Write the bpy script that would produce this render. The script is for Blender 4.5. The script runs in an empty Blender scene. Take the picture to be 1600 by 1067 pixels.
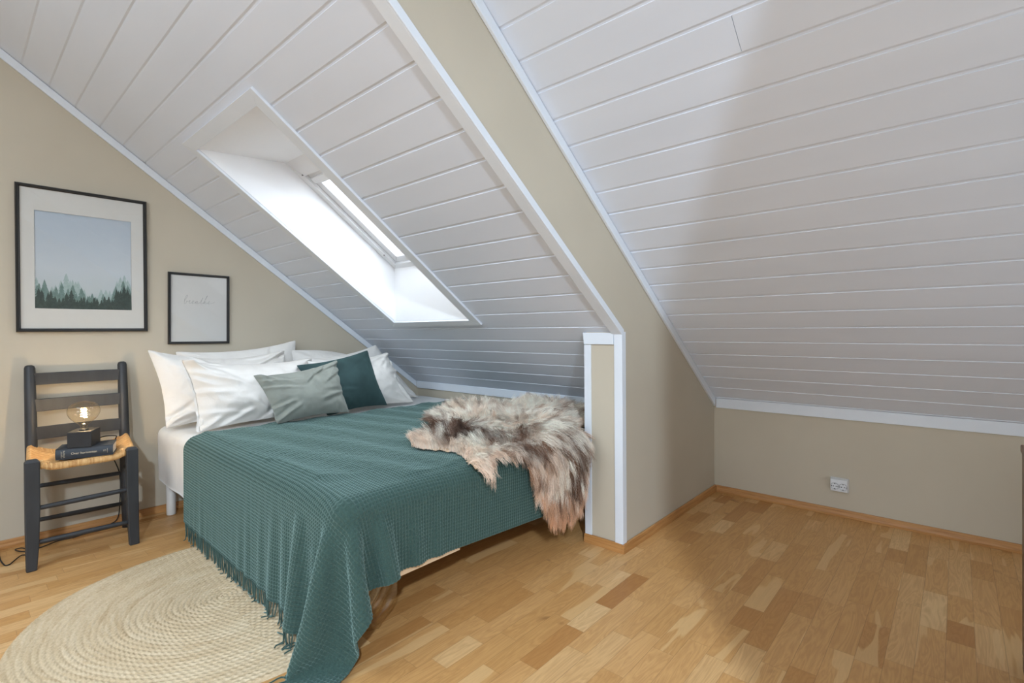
import bpy, math, random
import numpy as np
from mathutils import Vector, Matrix, noise as mnoise

random.seed(7); RNG = np.random.default_rng(7)
S = bpy.context.scene
COL = S.collection

# ------------------------------------------------------------------ layout (metres)
XL = -3.319            # gable wall behind the bed head
XP = -1.122            # visible face of the partition
PW = 0.187             # partition thickness
YE = 1.999             # free end of the partition
KL = 2.554             # knee wall behind the bed
KR = 3.140             # knee wall of the open side
ZL, SL = 0.583, 0.731  # alcove ceiling height at its knee wall, slope
ZR, SR = 0.566, 0.729  # main ceiling height at its knee wall, slope
XR = 1.90              # unseen far side wall
YB = -2.60             # unseen rear wall
ZF = 2.50              # flat top of the ceiling, above the picture
def zal(y): return ZL + SL*(KL - y)
def zmn(y): return ZR + SR*(KR - y)

# ------------------------------------------------------------------ node helpers
def lin(c):
    return tuple((x/12.92 if x <= .04045 else ((x+.055)/1.055)**2.4) for x in c)
def rgb(r, g, b): return lin((r/255, g/255, b/255)) + (1,)

class NT:
    def __init__(s, name):
        s.m = bpy.data.materials.new(name); s.m.use_nodes = True
        s.t = s.m.node_tree; s.n = s.t.nodes; s.b = s.n['Principled BSDF']; s.out = s.n['Material Output']
    def new(s, ty, **kw):
        n = s.n.new(ty)
        for k, v in kw.items(): setattr(n, k, v)
        return n
    def lk(s, a, b): s.t.links.new(a, b)
    def val(s, node, **kw):
        for k, v in kw.items(): node.inputs[k.replace('_', ' ')].default_value = v
        return node
    def math(s, op, a, b=None, c=None):
        n = s.new('ShaderNodeMath', operation=op)
        for i, v in enumerate((a, b, c)):
            if v is None: continue
            if isinstance(v, (int, float)): n.inputs[i].default_value = v
            else: s.lk(v, n.inputs[i])
        return n.outputs[0]
    def coords(s, kind='Object', scale=(1, 1, 1), rot=(0, 0, 0)):
        tc = s.new('ShaderNodeTexCoord'); mp = s.new('ShaderNodeMapping')
        mp.inputs['Scale'].default_value = scale; mp.inputs['Rotation'].default_value = rot
        s.lk(tc.outputs[kind], mp.inputs[0]); return mp.outputs[0]
    def noise(s, vec, scale=5, detail=4, rough=.5, dist=0):
        n = s.new('ShaderNodeTexNoise'); s.lk(vec, n.inputs['Vector'])
        n.inputs['Scale'].default_value = scale; n.inputs['Detail'].default_value = detail
        n.inputs['Roughness'].default_value = rough; n.inputs['Distortion'].default_value = dist
        return n.outputs['Fac']
    def ramp(s, fac, stops):
        n = s.new('ShaderNodeValToRGB'); e = n.color_ramp.elements
        while len(e) < len(stops): e.new(.5)
        for i, (p, c) in enumerate(stops): e[i].position = p; e[i].color = c
        s.lk(fac, n.inputs[0]); return n.outputs[0]
    def mix(s, fac, a, b, mode='MIX'):
        n = s.new('ShaderNodeMix', data_type='RGBA', blend_type=mode)
        for i, v in ((0, fac), (6, a), (7, b)):
            if isinstance(v, (int, float)): n.inputs[i].default_value = v
            elif isinstance(v, tuple): n.inputs[i].default_value = v
            else: s.lk(v, n.inputs[i])
        return n.outputs[2]
    def bump(s, h, strength=.3, dist=.002):
        n = s.new('ShaderNodeBump'); n.inputs['Strength'].default_value = strength
        n.inputs['Distance'].default_value = dist; s.lk(h, n.inputs['Height'])
        s.lk(n.outputs[0], s.b.inputs['Normal']); return n
    def schlick(s, f0=.04):
        g = s.new('ShaderNodeNewGeometry'); d = s.new('ShaderNodeVectorMath', operation='DOT_PRODUCT')
        s.lk(g.outputs['Incoming'], d.inputs[0]); s.lk(g.outputs['Normal'], d.inputs[1])
        k = s.math('SUBTRACT', 1, s.math('ABSOLUTE', d.outputs['Value']))
        return s.math('ADD', f0, s.math('MULTIPLY', s.math('POWER', k, 5), 1-f0))
    def thin_glass(s, tint=(1, 1, 1, 1), rough=.02, f0=.045):
        s.n.remove(s.b); tr = s.new('ShaderNodeBsdfTransparent'); tr.inputs[0].default_value = tint
        gl = s.new('ShaderNodeBsdfGlossy'); gl.inputs['Roughness'].default_value = rough; ms = s.new('ShaderNodeMixShader')
        s.lk(s.schlick(f0), ms.inputs[0]); s.lk(tr.outputs[0], ms.inputs[1]); s.lk(gl.outputs[0], ms.inputs[2]); s.lk(ms.outputs[0], s.out.inputs[0])
        return s.m
    def base(s, c):
        if isinstance(c, tuple): s.b.inputs['Base Color'].default_value = c
        else: s.lk(c, s.b.inputs['Base Color'])
    def set(s, **kw):
        for k, v in kw.items(): s.b.inputs[k.replace('_', ' ')].default_value = v

def mat_simple(name, c, rough=.5, var=.06, scale=8, bump=0, bscale=60, bdist=.001, **kw):
    t = NT(name); v = t.coords()
    n = t.noise(v, scale, 4)
    lo = tuple(x*(1-var) for x in c[:3])+(1,); hi = tuple(min(1, x*(1+var)) for x in c[:3])+(1,)
    t.base(t.ramp(n, [(.3, lo), (.7, hi)]))
    t.set(Roughness=rough, **kw)
    if bump: t.bump(t.noise(v, bscale, 3), bump, bdist)
    return t.m

M = {}
def build_materials():
    # painted wall, faint woven wallpaper under the paint
    t = NT('wall_paint'); v = t.coords()
    n = t.noise(v, 3, 3); t.base(t.ramp(n, [(.3, rgb(192,182,163)), (.7, rgb(197,187,168))]))
    t.set(Roughness=.75)
    w1 = t.noise(t.coords(scale=(1, 1, .12)), 420, 2); w2 = t.noise(t.coords(scale=(.12, .12, 1)), 420, 2)
    t.bump(t.math('ADD', w1, w2), .12, .0008); M['wall'] = t.m
    # white painted panelling
    t = NT('panel_paint'); v = t.coords(scale=(.25, 1, 1))
    t.base(t.ramp(t.noise(v, 6, 3), [(.3, rgb(217,223,233)), (.7, rgb(222,228,238))]))
    t.set(Roughness=.42); t.bump(t.noise(v, 25, 4), .05, .002); M['panel'] = t.m
    M['trim'] = mat_simple('trim_paint', rgb(223,228,234), .4, .02, 5)
    M['lining'] = mat_simple('window_lining_paint', rgb(240,241,243), .5, .01, 5)
    M['pvc'] = mat_simple('window_frame_white', rgb(228,229,231), .35, .015, 8)
    # parquet: one tone and offset per block come from the mesh attribute 'block'
    t = NT('oak_parquet'); at = t.new('ShaderNodeAttribute', attribute_name='block')
    sep = t.new('ShaderNodeSeparateColor'); t.lk(at.outputs['Color'], sep.inputs[0])
    tc = t.new('ShaderNodeTexCoord'); off = t.new('ShaderNodeVectorMath', operation='SCALE')
    t.lk(at.outputs['Color'], off.inputs[0]); off.inputs['Scale'].default_value = 37.0
    add = t.new('ShaderNodeVectorMath', operation='ADD'); t.lk(tc.outputs['Object'], add.inputs[0]); t.lk(off.outputs[0], add.inputs[1])
    mp = t.new('ShaderNodeMapping'); mp.inputs['Scale'].default_value = (9, 1.1, 1); t.lk(add.outputs[0], mp.inputs[0])
    swirl = t.noise(mp.outputs[0], 1.6, 3, .55, 1.6)
    rings = t.math('FRACT', t.math('MULTIPLY', swirl, 9))
    rings = t.math('ABSOLUTE', t.math('SUBTRACT', rings, .5))
    mp2 = t.new('ShaderNodeMapping'); mp2.inputs['Scale'].default_value = (90, 5, 1); t.lk(add.outputs[0], mp2.inputs[0])
    fine = t.noise(mp2.outputs[0], 2.2, 4, .6)
    tone = t.ramp(sep.outputs[0], [(0, rgb(184,129,72)), (.28, rgb(211,162,101)), (.65, rgb(221,173,113)), (1, rgb(236,198,143))])
    c = t.mix(t.math('MULTIPLY', rings, .52), tone, rgb(146,90,40))
    c = t.mix(t.math('MULTIPLY', fine, .36), c, rgb(152,98,46))
    knot = t.noise(add.outputs[0], 7, 2, .5, .3)
    c = t.mix(t.ramp(knot, [(.70, (0,0,0,1)), (.78, (.55,.55,.55,1))]), c, rgb(120,74,36))
    sap = t.noise(mp.outputs[0], .9, 2, .5, 1.2)
    sapm = t.math('MULTIPLY', t.ramp(sap, [(.57, (0,0,0,1)), (.585, (1,1,1,1))]), t.math('GREATER_THAN', sep.outputs[1], .62))
    c = t.mix(t.math('MULTIPLY', sapm, .55), c, rgb(226,188,134))
    # hairline joints between blocks
    uv = t.new('ShaderNodeUVMap', uv_map='UVMap'); su = t.new('ShaderNodeSeparateXYZ'); t.lk(uv.outputs[0], su.inputs[0])
    ex = t.math('LESS_THAN', t.math('MINIMUM', su.outputs[0], t.math('SUBTRACT', .069, su.outputs[0])), .0006)
    ey = t.math('LESS_THAN', su.outputs[1], .0009)
    c = t.mix(t.math('MULTIPLY', t.math('MAXIMUM', ex, ey), .45), c, rgb(92,58,28))
    t.base(c); t.set(Roughness=.42, Specular_IOR_Level=.4); t.bump(fine, .06, .0006); M['floor'] = t.m
    # oak skirting
    t = NT('oak_skirting'); v = t.coords(scale=(2, 2, 40))
    t.base(t.ramp(t.noise(v, 3, 4, .6, .4), [(.3, rgb(164,112,60)), (.55, rgb(186,134,78)), (.8, rgb(196,146,88))]))
    t.set(Roughness=.45); M['skirt'] = t.m
    t = NT('pale_birch'); v = t.coords(scale=(30, 2, 30))
    t.base(t.ramp(t.noise(v, 2, 4), [(.3, rgb(216,186,150)), (.7, rgb(232,206,174))])); t.set(Roughness=.5); M['birch'] = t.m
    t = NT('dark_brown_wood'); v = t.coords(scale=(3, 3, 30))
    t.base(t.ramp(t.noise(v, 2.5, 4, .6, .6), [(.3, rgb(84,56,36)), (.7, rgb(122,86,58))])); t.set(Roughness=.4); M['brown'] = t.m
    # chair paint
    t = NT('charcoal_paint'); v = t.coords(scale=(1, 1, .2))
    t.base(t.ramp(t.noise(v, 30, 4), [(.3, rgb(44,46,49)), (.7, rgb(54,56,59))])); t.set(Roughness=.5)
    t.bump(t.noise(t.coords(scale=(60, 60, 4)), 3, 3), .1, .0006); M['chair'] = t.m
    # rush
    t = NT('twisted_rush'); at = t.new('ShaderNodeAttribute', attribute_name='strand')
    n = t.noise(t.coords(), 55, 4, .6)
    c = t.mix(.55, t.ramp(at.outputs['Fac'], [(0, rgb(176,122,66)), (.5, rgb(208,160,100)), (1, rgb(230,192,136))]),
              t.ramp(n, [(.3, rgb(184,132,74)), (.7, rgb(228,186,128))]))
    t.base(c); t.set(Roughness=.7); t.bump(t.noise(t.coords(), 420, 3), .4, .001); M['rush'] = t.m
    # linens
    def cloth(name, c1, c2, rough=.9, sheen=.15, bs=900, bstr=.15, crease=.25, cs=9, cd=.006):
        t = NT(name); v = t.coords()
        t.base(t.ramp(t.noise(v, 14, 4), [(.3, c1), (.7, c2)])); t.set(Roughness=rough, Sheen_Weight=sheen)
        a = t.noise(v, bs, 2)
        b = t.noise(v, cs, 3, .55, .9)
        bn = t.bump(a, bstr, .0006)
        b2 = t.new('ShaderNodeBump'); b2.inputs['Strength'].default_value = crease; b2.inputs['Distance'].default_value = cd
        t.lk(b, b2.inputs['Height']); t.lk(b2.outputs[0], bn.inputs['Normal']); return t.m
    M['cotton'] = cloth('white_cotton', rgb(230,226,220), rgb(236,232,226), .85, .1, crease=.55, cs=13, cd=.008)
    M['sheet'] = cloth('white_sheet', rgb(228,226,222), rgb(234,232,228), .85, .1, crease=.12, cs=5)
    M['sage'] = cloth('sage_velvet', rgb(134,138,130), rgb(150,154,145), .9, .55, 600, .2, .2, 8)
    M['teal'] = cloth('teal_velvet', rgb(40,62,63), rgb(50,74,74), .9, .5, 600, .2, .2, 8)
    for k, tint in (('sage', rgb(186,189,182)), ('teal', rgb(90,130,128))):
        M[k].node_tree.nodes['Principled BSDF'].inputs['Sheen Tint'].default_value = tint
    # waffle blanket
    t = NT('teal_waffle_cotton'); v = t.coords()
    t.base(t.ramp(t.noise(v, 260, 3), [(.3, rgb(38,60,54)), (.7, rgb(53,78,71))])); t.set(Roughness=.95, Sheen_Weight=.8)
    t.b.inputs['Sheen Tint'].default_value = rgb(178,210,205)
    t.bump(t.noise(v, 900, 2), .3, .001); M['waffle'] = t.m
    # jute
    t = NT('braided_jute'); v = t.coords(); at = t.new('ShaderNodeAttribute', attribute_name='braid')
    n = t.noise(v, 130, 4, .6)
    c = t.mix(.5, t.ramp(n, [(.28, rgb(168,142,108)), (.5, rgb(198,175,141)), (.72, rgb(219,199,168))]),
              t.ramp(at.outputs['Fac'], [(0, rgb(190,164,126)), (.5, rgb(218,198,164)), (1, rgb(234,218,188))]))
    t.base(c); t.set(Roughness=.9); t.bump(t.noise(v, 500, 3), .5, .0015); M['jute'] = t.m
    # wool
    t = NT('sheepskin_wool'); at = t.new('ShaderNodeAttribute', attribute_name='wool')
    t.base(at.outputs['Color']); t.set(Roughness=.65, Specular_IOR_Level=.25); M['wool'] = t.m
    M['hide'] = mat_simple('sheepskin_hide', rgb(196,170,142), .9, .12, 20)
    # pictures
    M['blackframe'] = mat_simple('black_frame_lacquer', rgb(26,26,27), .3, .1, 20)
    M['mat'] = mat_simple('picture_mount_card', rgb(214,212,206), .8, .01, 20)
    M['paper'] = mat_simple('poster_paper', rgb(208,206,201), .8, .008, 20)
    M['ink'] = mat_simple('handwriting_ink', rgb(96,96,96), .8, .02, 20)
    M['glass'] = NT('picture_glass').thin_glass(f0=.08)
    M['pane'] = NT('window_glass').thin_glass()
    M['bulb'] = NT('amber_bulb_glass').thin_glass((.985, .93, .83, 1), .02, .06)
    t = NT('clear_stem_glass'); t.n.remove(t.b)
    tr = t.new('ShaderNodeBsdfTransparent'); tr.inputs[0].default_value = (.96, .94, .9, 1)
    gl = t.new('ShaderNodeBsdfGlossy'); gl.inputs['Roughness'].default_value = .05
    ms = t.new('ShaderNodeMixShader'); ms.inputs[0].default_value = .15
    t.lk(tr.outputs[0], ms.inputs[1]); t.lk(gl.outputs[0], ms.inputs[2]); t.lk(ms.outputs[0], t.out.inputs[0])
    M['stem'] = t.m
    t = NT('glowing_filament'); t.set(Emission_Strength=60.0); t.b.inputs['Emission Color'].default_value = (1, .72, .36, 1)
    t.base((1, .8, .5, 1)); M['filament'] = t.m
    M['lampbase'] = mat_simple('black_stained_oak', rgb(34,34,36), .55, .15, 25, .1, 80)
    M['cord'] = mat_simple('black_cable', rgb(24,23,22), .6, .1, 30)
    M['book'] = mat_simple('slate_book_cloth', rgb(52,58,66), .6, .06, 40, .2, 700, .0004)
    M['pages'] = mat_simple('book_pages', rgb(222,214,196), .9, .04, 300)
    M['gilt'] = mat_simple('cream_lettering', rgb(206,196,172), .5, .05, 80)
    M['socket'] = mat_simple('socket_white', rgb(226,227,229), .35, .01, 20)
    M['socketdark'] = mat_simple('socket_holes_rim_shade', rgb(30,30,30), .6, .05, 20)
    M['bedleg'] = mat_simple('bed_leg_white', rgb(224,222,217), .4, .02, 10)
    M['base'] = mat_simple('bed_base_fabric', rgb(216,216,220), .9, .03, 30, .2, 500)

# ------------------------------------------------------------------ mesh helpers
class MB:
    def __init__(s): s.v = []; s.f = []; s.mi = []; s.sm = []
    def add(s, vs, fs, mi=0, smooth=False):
        o = len(s.v); s.v += [tuple(map(float, p)) for p in vs]
        s.f += [tuple(o+i for i in f) for f in fs]; s.mi += [mi]*len(fs); s.sm += [smooth]*len(fs)
        return s
    def box(s, x0, x1, y0, y1, z0, z1, mi=0):
        vs = [(x, y, z) for x in (x0, x1) for y in (y0, y1) for z in (z0, z1)]
        return s.add(vs, [(0,1,3,2),(4,6,7,5),(0,4,5,1),(2,3,7,6),(0,2,6,4),(1,5,7,3)], mi)
    def hexa(s, a, b, mi=0):     # two quads (lists of four points)
        return s.add(list(a)+list(b), [(3,2,1,0),(4,5,6,7),(0,1,5,4),(1,2,6,5),(2,3,7,6),(3,0,4,7)], mi)
    def prism(s, poly, h, mi=0):  # polygon of 3D points swept by vector h
        n = len(poly); b = [tuple(np.add(p, h)) for p in poly]
        return s.add(list(poly)+b, [tuple(range(n-1, -1, -1)), tuple(range(n, 2*n))]+[(i, (i+1)%n, n+(i+1)%n, n+i) for i in range(n)], mi)
    def tube(s, pts, r, n=8, mi=0, cap=True, flat=None):
        pts = [Vector(p) for p in pts]; m = len(pts); rs = r if hasattr(r, '__len__') else [r]*m
        t0 = (pts[1]-pts[0]).normalized(); up = Vector((0, 0, 1)) if abs(t0.z) < .9 else Vector((1, 0, 0))
        a = t0.cross(up).normalized(); vs = []
        for i, p in enumerate(pts):
            t = (pts[min(i+1, m-1)]-pts[max(i-1, 0)]).normalized()
            a = (a-t*a.dot(t)).normalized(); b = t.cross(a)
            for k in range(n):
                th = 2*math.pi*k/n; vs.append(p+a*(rs[i]*math.cos(th))+b*(rs[i]*math.sin(th)))
        fs = [(i*n+k, i*n+(k+1)%n, (i+1)*n+(k+1)%n, (i+1)*n+k) for i in range(m-1) for k in range(n)]
        if cap: fs += [tuple(range(n-1, -1, -1)), tuple((m-1)*n+k for k in range(n))]
        return s.add(vs, fs, mi, True)
    def lathe(s, prof, c=(0, 0, 0), n=32, mi=0):
        vs = []; fs = []; m = len(prof)
        for r, z in prof:
            for k in range(n):
                th = 2*math.pi*k/n; vs.append((c[0]+r*math.cos(th), c[1]+r*math.sin(th), c[2]+z))
        fs = [(i*n+k, i*n+(k+1)%n, (i+1)*n+(k+1)%n, (i+1)*n+k) for i in range(m-1) for k in range(n)]
        return s.add(vs, fs, mi, True)
    def build(s, name, mats, parent=None, bevel=0, seg=2, loc=None):
        me = bpy.data.meshes.new(name); me.from_pydata(s.v, [], s.f); me.update()
        if not isinstance(mats, (list, tuple)): mats = [mats]
        for m in mats: me.materials.append(m)
        me.polygons.foreach_set('material_index', s.mi); me.polygons.foreach_set('use_smooth', s.sm)
        return link(name, me, parent, bevel, seg)
def link(name, me, parent=None, bevel=0, seg=2):
    o = bpy.data.objects.new(name, me); COL.objects.link(o)
    if parent is not None: o.parent = parent
    if bevel:
        b = o.modifiers.new('bevel', 'BEVEL'); b.width = bevel; b.segments = seg; b.limit_method = 'ANGLE'; b.angle_limit = math.radians(40)
        b.harden_normals = False
    return o
def empty(name, loc=(0, 0, 0), rz=0):
    o = bpy.data.objects.new(name, None); COL.objects.link(o); o.location = loc; o.rotation_euler = (0, 0, rz)
    o.empty_display_size = .05; return o
def tag(o, label, cat, group=None):
    o['label'] = label; o['category'] = cat
    if group: o['group'] = group
    return o
def structure(o): o['kind'] = 'structure'; return o
def grid_mesh(name, P, mats, parent=None, closed_u=False, attr=None, attr_name=None, smooth=True):
    nu, nv = P.shape[:2]
    idx = np.arange(nu*nv).reshape(nu, nv)
    if closed_u: idx = np.vstack([idx, idx[:1]])
    a = idx[:-1, :-1]; b = idx[1:, :-1]; c = idx[1:, 1:]; d = idx[:-1, 1:]
    F = np.stack([a, b, c, d], -1).reshape(-1, 4)
    return np_mesh(name, P.reshape(-1, 3), F, mats, parent, attr, attr_name, smooth)
def np_mesh(name, V, F, mats, parent=None, attr=None, attr_name=None, smooth=True):
    me = bpy.data.meshes.new(name); V = np.ascontiguousarray(V, dtype=np.float32); F = np.ascontiguousarray(F, dtype=np.int32)
    me.vertices.add(len(V)); me.vertices.foreach_set('co', V.ravel())
    k = F.shape[1]; me.loops.add(F.size); me.loops.foreach_set('vertex_index', F.ravel())
    me.polygons.add(len(F)); me.polygons.foreach_set('loop_start', np.arange(0, F.size, k, dtype=np.int32))
    me.update(calc_edges=True); me.validate()
    me.polygons.foreach_set('use_smooth', np.full(len(me.polygons), smooth))
    if attr is not None:
        at = me.attributes.new(attr_name, 'FLOAT', 'POINT'); at.data.foreach_set('value', np.asarray(attr, dtype=np.float32).ravel())
    if not isinstance(mats, (list, tuple)): mats = [mats]
    for m in mats: me.materials.append(m)
    return link(name, me, parent)

# ------------------------------------------------------------------ room shell
def build_room():
    # parquet: rows along Y, blocks of random length; tone per block
    vs = []; fs = []; col = []; uvs = []
    w = .069; x = XL-.02; rnd = random.Random(3)
    while x < XR+.1:
        y = YB-.1-rnd.random()*.4
        while y < KR+.05:
            L = rnd.choice((.16, .2, .24, .28, .32, .38, .46))*rnd.uniform(.9, 1.1)
            o = len(vs); vs += [(x, y, 0), (x+w, y, 0), (x+w, y+L, 0), (x, y+L, 0)]; fs.append((o, o+1, o+2, o+3))
            c = (min(1, max(0, rnd.gauss(.5, .24))), rnd.random(), rnd.random(), 1)
            col.append(c); uvs += [(0, 0), (w, 0), (w, L), (0, L)]
            y += L
        x += w
    me = bpy.data.meshes.new('floor'); me.from_pydata(vs, [], fs); me.materials.append(M['floor'])
    uv = me.uv_layers.new(name='UVMap'); uv.data.foreach_set('uv', np.array(uvs, dtype=np.float32).ravel())
    at = me.attributes.new('block', 'FLOAT_COLOR', 'FACE'); at.data.foreach_set('color', np.array(col, dtype=np.float32).ravel())
    structure(link('floor', me))
    T = .08
    # gable wall behind the bed head
    y0 = YB; yt = KL-(ZF-ZL)/SL
    poly = [(XL, y0, -.02), (XL, KL+T, -.02), (XL, KL+T, zal(KL+T)+.02), (XL, yt, ZF+.02), (XL, y0, ZF+.02)]
    structure(MB().prism(poly, (-T, 0, 0)).build('wall_left', M['wall']))
    structure(MB().box(XL-T, XP-PW+.01, KL, KL+T, -.02, zal(KL)+.03).build('wall_alcove', M['wall']))
    structure(MB().box(XP-PW, XR+T, KR, KR+T, -.02, zmn(KR)+.03).build('wall_back', M['wall']))
    # partition: pier at its free end, then the triangle that hangs down to the alcove ceiling
    up = .012
    ym = KR-(ZF-ZR)/SR
    poly = [(XP, YE, -.02), (XP, KR, -.02), (XP, KR, zmn(KR)+.03), (XP, ym, ZF+.02), (XP, yt-.02, ZF+.02), (XP, YE, zal(YE)+up)]
    structure(MB().prism(poly, (-PW, 0, 0)).build('wall_partition', M['wall']))
    structure(MB().box(XL-T, XR+T, YB-T, YB, -.02, .85).box(XL-T, XR+T, YB-T, YB, 2.05, ZF+.05)
              
              .box(XL-T, -.85, YB-T, YB, .85, 2.05).box(1.05, XR+T, YB-T, YB, .85, 2.05).build('wall_rear', M['wall']))
    structure(MB().box(XR, XR+T, YB, KR, -.02, ZF+.05).build('wall_right', M['wall']))
    # unseen wall added beside the camera to shade the open side of the room
    structure(MB().box(.385, 1.40, .36, .46, -.02, ZF+.02).build('wall_occluder', M['wall']))
    # panelled slopes
    def slope(name, zf, s, ylow, yhigh, x0, x1, y_first, period, hole=None, joint=None):
        cs = 1/math.hypot(1, s); n = (0, s*cs, cs)    # outward (up) normal
        prof = [(ylow, 0)]
        ys = []
        y = y_first
        while y < ylow-.02: y += period
        while y > yhigh+.02:
            y -= period
            if yhigh+.02 < y < ylow-.02: ys.append(y)
        for y in sorted(ys, reverse=True):
            prof += [(y+.0035, 0), (y+.0031, .0024), (y-.0020, .0024), (y-.0075, 0)]
        prof.append((yhigh, 0))
        cut = []
        if hole:
            for hy in hole[2:]:
                for i in range(len(prof)-1):
                    if prof[i][0] > hy > prof[i+1][0]:
                        prof.insert(i+1, (hy, prof[i][1])); break
        mb = MB()
        def P(x, y, d): return (x, y+n[1]*d, zf(y)+n[2]*d)
        for (ya, da), (yb, db) in zip(prof[:-1], prof[1:]):
            ymid = (ya+yb)/2
            segs = [(x0, x1)]
            if hole and hole[2] < ymid < hole[3]: segs = [(x0, hole[0]), (hole[1], x1)]
            if joint and abs(ya-yb) > .05 and min(ya, yb) < joint[1] < max(ya, yb):
                jl, jr = joint[0]-.0008, joint[0]+.0008; segs = [(x0, jl), (jr, x1)]
                mb.add([P(jl, ya, 0), P(jl, ya, .004), P(jr, ya, .004), P(jr, ya, 0), P(jl, yb, 0), P(jl, yb, .004), P(jr, yb, .004), P(jr, yb, 0)], [(0, 1, 5, 4), (1, 2, 6, 5), (2, 3, 7, 6), (0, 3, 2, 1), (4, 5, 6, 7)])
            for xa, xb in segs:
                mb.add([P(xa, ya, da), P(xb, ya, da), P(xb, yb, db), P(xa, yb, db)], [(0, 1, 2, 3)])
        return mb
    hole = (-2.686, -1.990, .793, 1.896)
    mb = slope('c', zal, SL, KL+.01, yt, XL-.01, XP-.004, .243, .0957, hole)
    structure(mb.build('ceiling_alcove', M['panel']))
    mb = slope('c', zmn, SR, KR+.01, ym, XP-.01, XR+.02, 1.297, .0957, None, (-.449, 1.437))
    structure(mb.build('ceiling_main', M['panel']))
    structure(MB().box(XL-T, XP+.0, YB-T, yt+.002, ZF, ZF+T).box(XP-PW, XR+T, YB-T, ym+.002, ZF, ZF+T).build('ceiling_flat', M['panel']))
    # --- trims
    n_tr = [0]
    def trim(mb, bevel=.0015):
        n_tr[0] += 1; return structure(mb.build('trim_%d' % n_tr[0], M['trim'], None, bevel))
    e = .0015
    # along the gable under the slope
    def along(x, zf, ya, yb, h0, h1, tx):
        return MB().hexa([(x, ya, zf(ya)+h0), (x, yb, zf(yb)+h0), (x, yb, zf(yb)+h1), (x, ya, zf(ya)+h1)],
                         [(x+tx, ya, zf(ya)+h0), (x+tx, yb, zf(yb)+h0), (x+tx, yb, zf(yb)+h1), (x+tx, ya, zf(ya)+h1)])
    trim(along(XL+e, zal, KL-.014, yt+.02, -.0475, -.003, .012))
    trim(MB().box(XL+.016, XP-PW-.002, KL-.014, KL-e, zal(KL)-.046, zal(KL)+.008))
    # main side: along partition and above the knee wall
    trim(along(XP+e, zmn, KR-.014, ym+.02, -.050, -.003, .012))
    trim(MB().box(XP+.016, XR-.01, KR-.014, KR-e, zmn(KR)-.0485, zmn(KR)+.008))
    # corner trim wrapping the lower edge of the partition over the alcove
    ya, yb = YE+.012, yt+.03
    mb = MB()
    mb.hexa([(XP+.001, ya, zal(ya)-.016), (XP+.001, yb, zal(yb)-.016), (XP+.001, yb, zal(yb)+.020), (XP+.001, ya, zal(ya)+.020)],
            [(XP+.007, ya, zal(ya)-.016), (XP+.007, yb, zal(yb)-.016), (XP+.007, yb, zal(yb)+.020), (XP+.007, ya, zal(ya)+.020)])
    mb.hexa([(XP-.045, ya, zal(ya)-.016), (XP-.045, yb, zal(yb)-.016), (XP-.045, yb, zal(yb)-.004), (XP-.045, ya, zal(ya)-.004)],
            [(XP+.001, ya, zal(ya)-.016), (XP+.001, yb, zal(yb)-.016), (XP+.001, yb, zal(yb)-.004), (XP+.001, ya, zal(ya)-.004)])
    trim(mb)
    # pier end: two uprights and a head piece
    zt = .986
    def angle_trim(xa, xb, z0, z1):     # L profile: broad leg on the pier end, short leg round the corner
        o_ = .006 if xb > xa else -.006
        pl = [(xa, YE-.007), (xb+o_*1.15, YE-.007), (xb+o_*1.15, YE+.028), (xb+o_*.15, YE+.028), (xb+o_*.15, YE-.001), (xa, YE-.001)]
        if o_ < 0: pl = pl[::-1]
        return MB().prism([(x, y, z0) for x, y in pl], (0, 0, z1-z0))
    trim(angle_trim(XP-.034, XP, .036, zt+.004))
    trim(angle_trim(XP-PW+.030, XP-PW, .036, .930))
    zb = .932
    mb = MB(); fr = YE-.010
    mb.hexa([(XP-PW-.006, fr, zb), (XP-.036, fr, zb), (XP-.036, fr, zt), (XP-PW-.013, fr, zt)],
            [(XP-PW-.006, YE-.001, zb), (XP-.036, YE-.001, zb), (XP-.036, YE-.001, zt), (XP-PW-.013, YE-.001, zt)])
    trim(mb)
    # --- oak skirting
    def skirt(name, pts, nrm):
        a, b = Vector(pts[0]), Vector(pts[1]); n = Vector(nrm)
        pr = [(0, 0), (.014, 0), (.014, .012), (.011, .022), (.009, .036), (.007, .039), (0, .039)]
        A = [a+n*(.0012+p)+Vector((0, 0, q)) for p, q in pr]; B = [b+n*(.0012+p)+Vector((0, 0, q)) for p, q in pr]
        k = len(pr); mb = MB().add(A+B, [tuple(range(k)), tuple(range(2*k-1, k-1, -1))]+[(i, k+i, k+(i+1)%k, (i+1)%k) for i in range(k)])
        structure(mb.build(name, M['skirt']))
    skirt('baseboard_left', ((XL, YB+.02, .0005), (XL, KL-.02, .0005)), (1, 0, 0))
    skirt('baseboard_pier', ((XP-PW-.008, YE-.001, .0005), (XP+.0152, YE-.001, .0005)), (0, -1, 0))
    skirt('baseboard_partition', ((XP+.001, YE-.0152, .0005), (XP+.001, KR-.001, .0005)), (1, 0, 0))
    skirt('baseboard_back', ((XP+.0162, KR, .0005), (XR-.002, KR, .0005)), (0, -1, 0))
    skirt('baseboard_alcove', ((XL+.016, KL, .0005), (XP-PW-.01, KL, .0005)), (0, -1, 0))
    build_skylight(hole)

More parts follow.
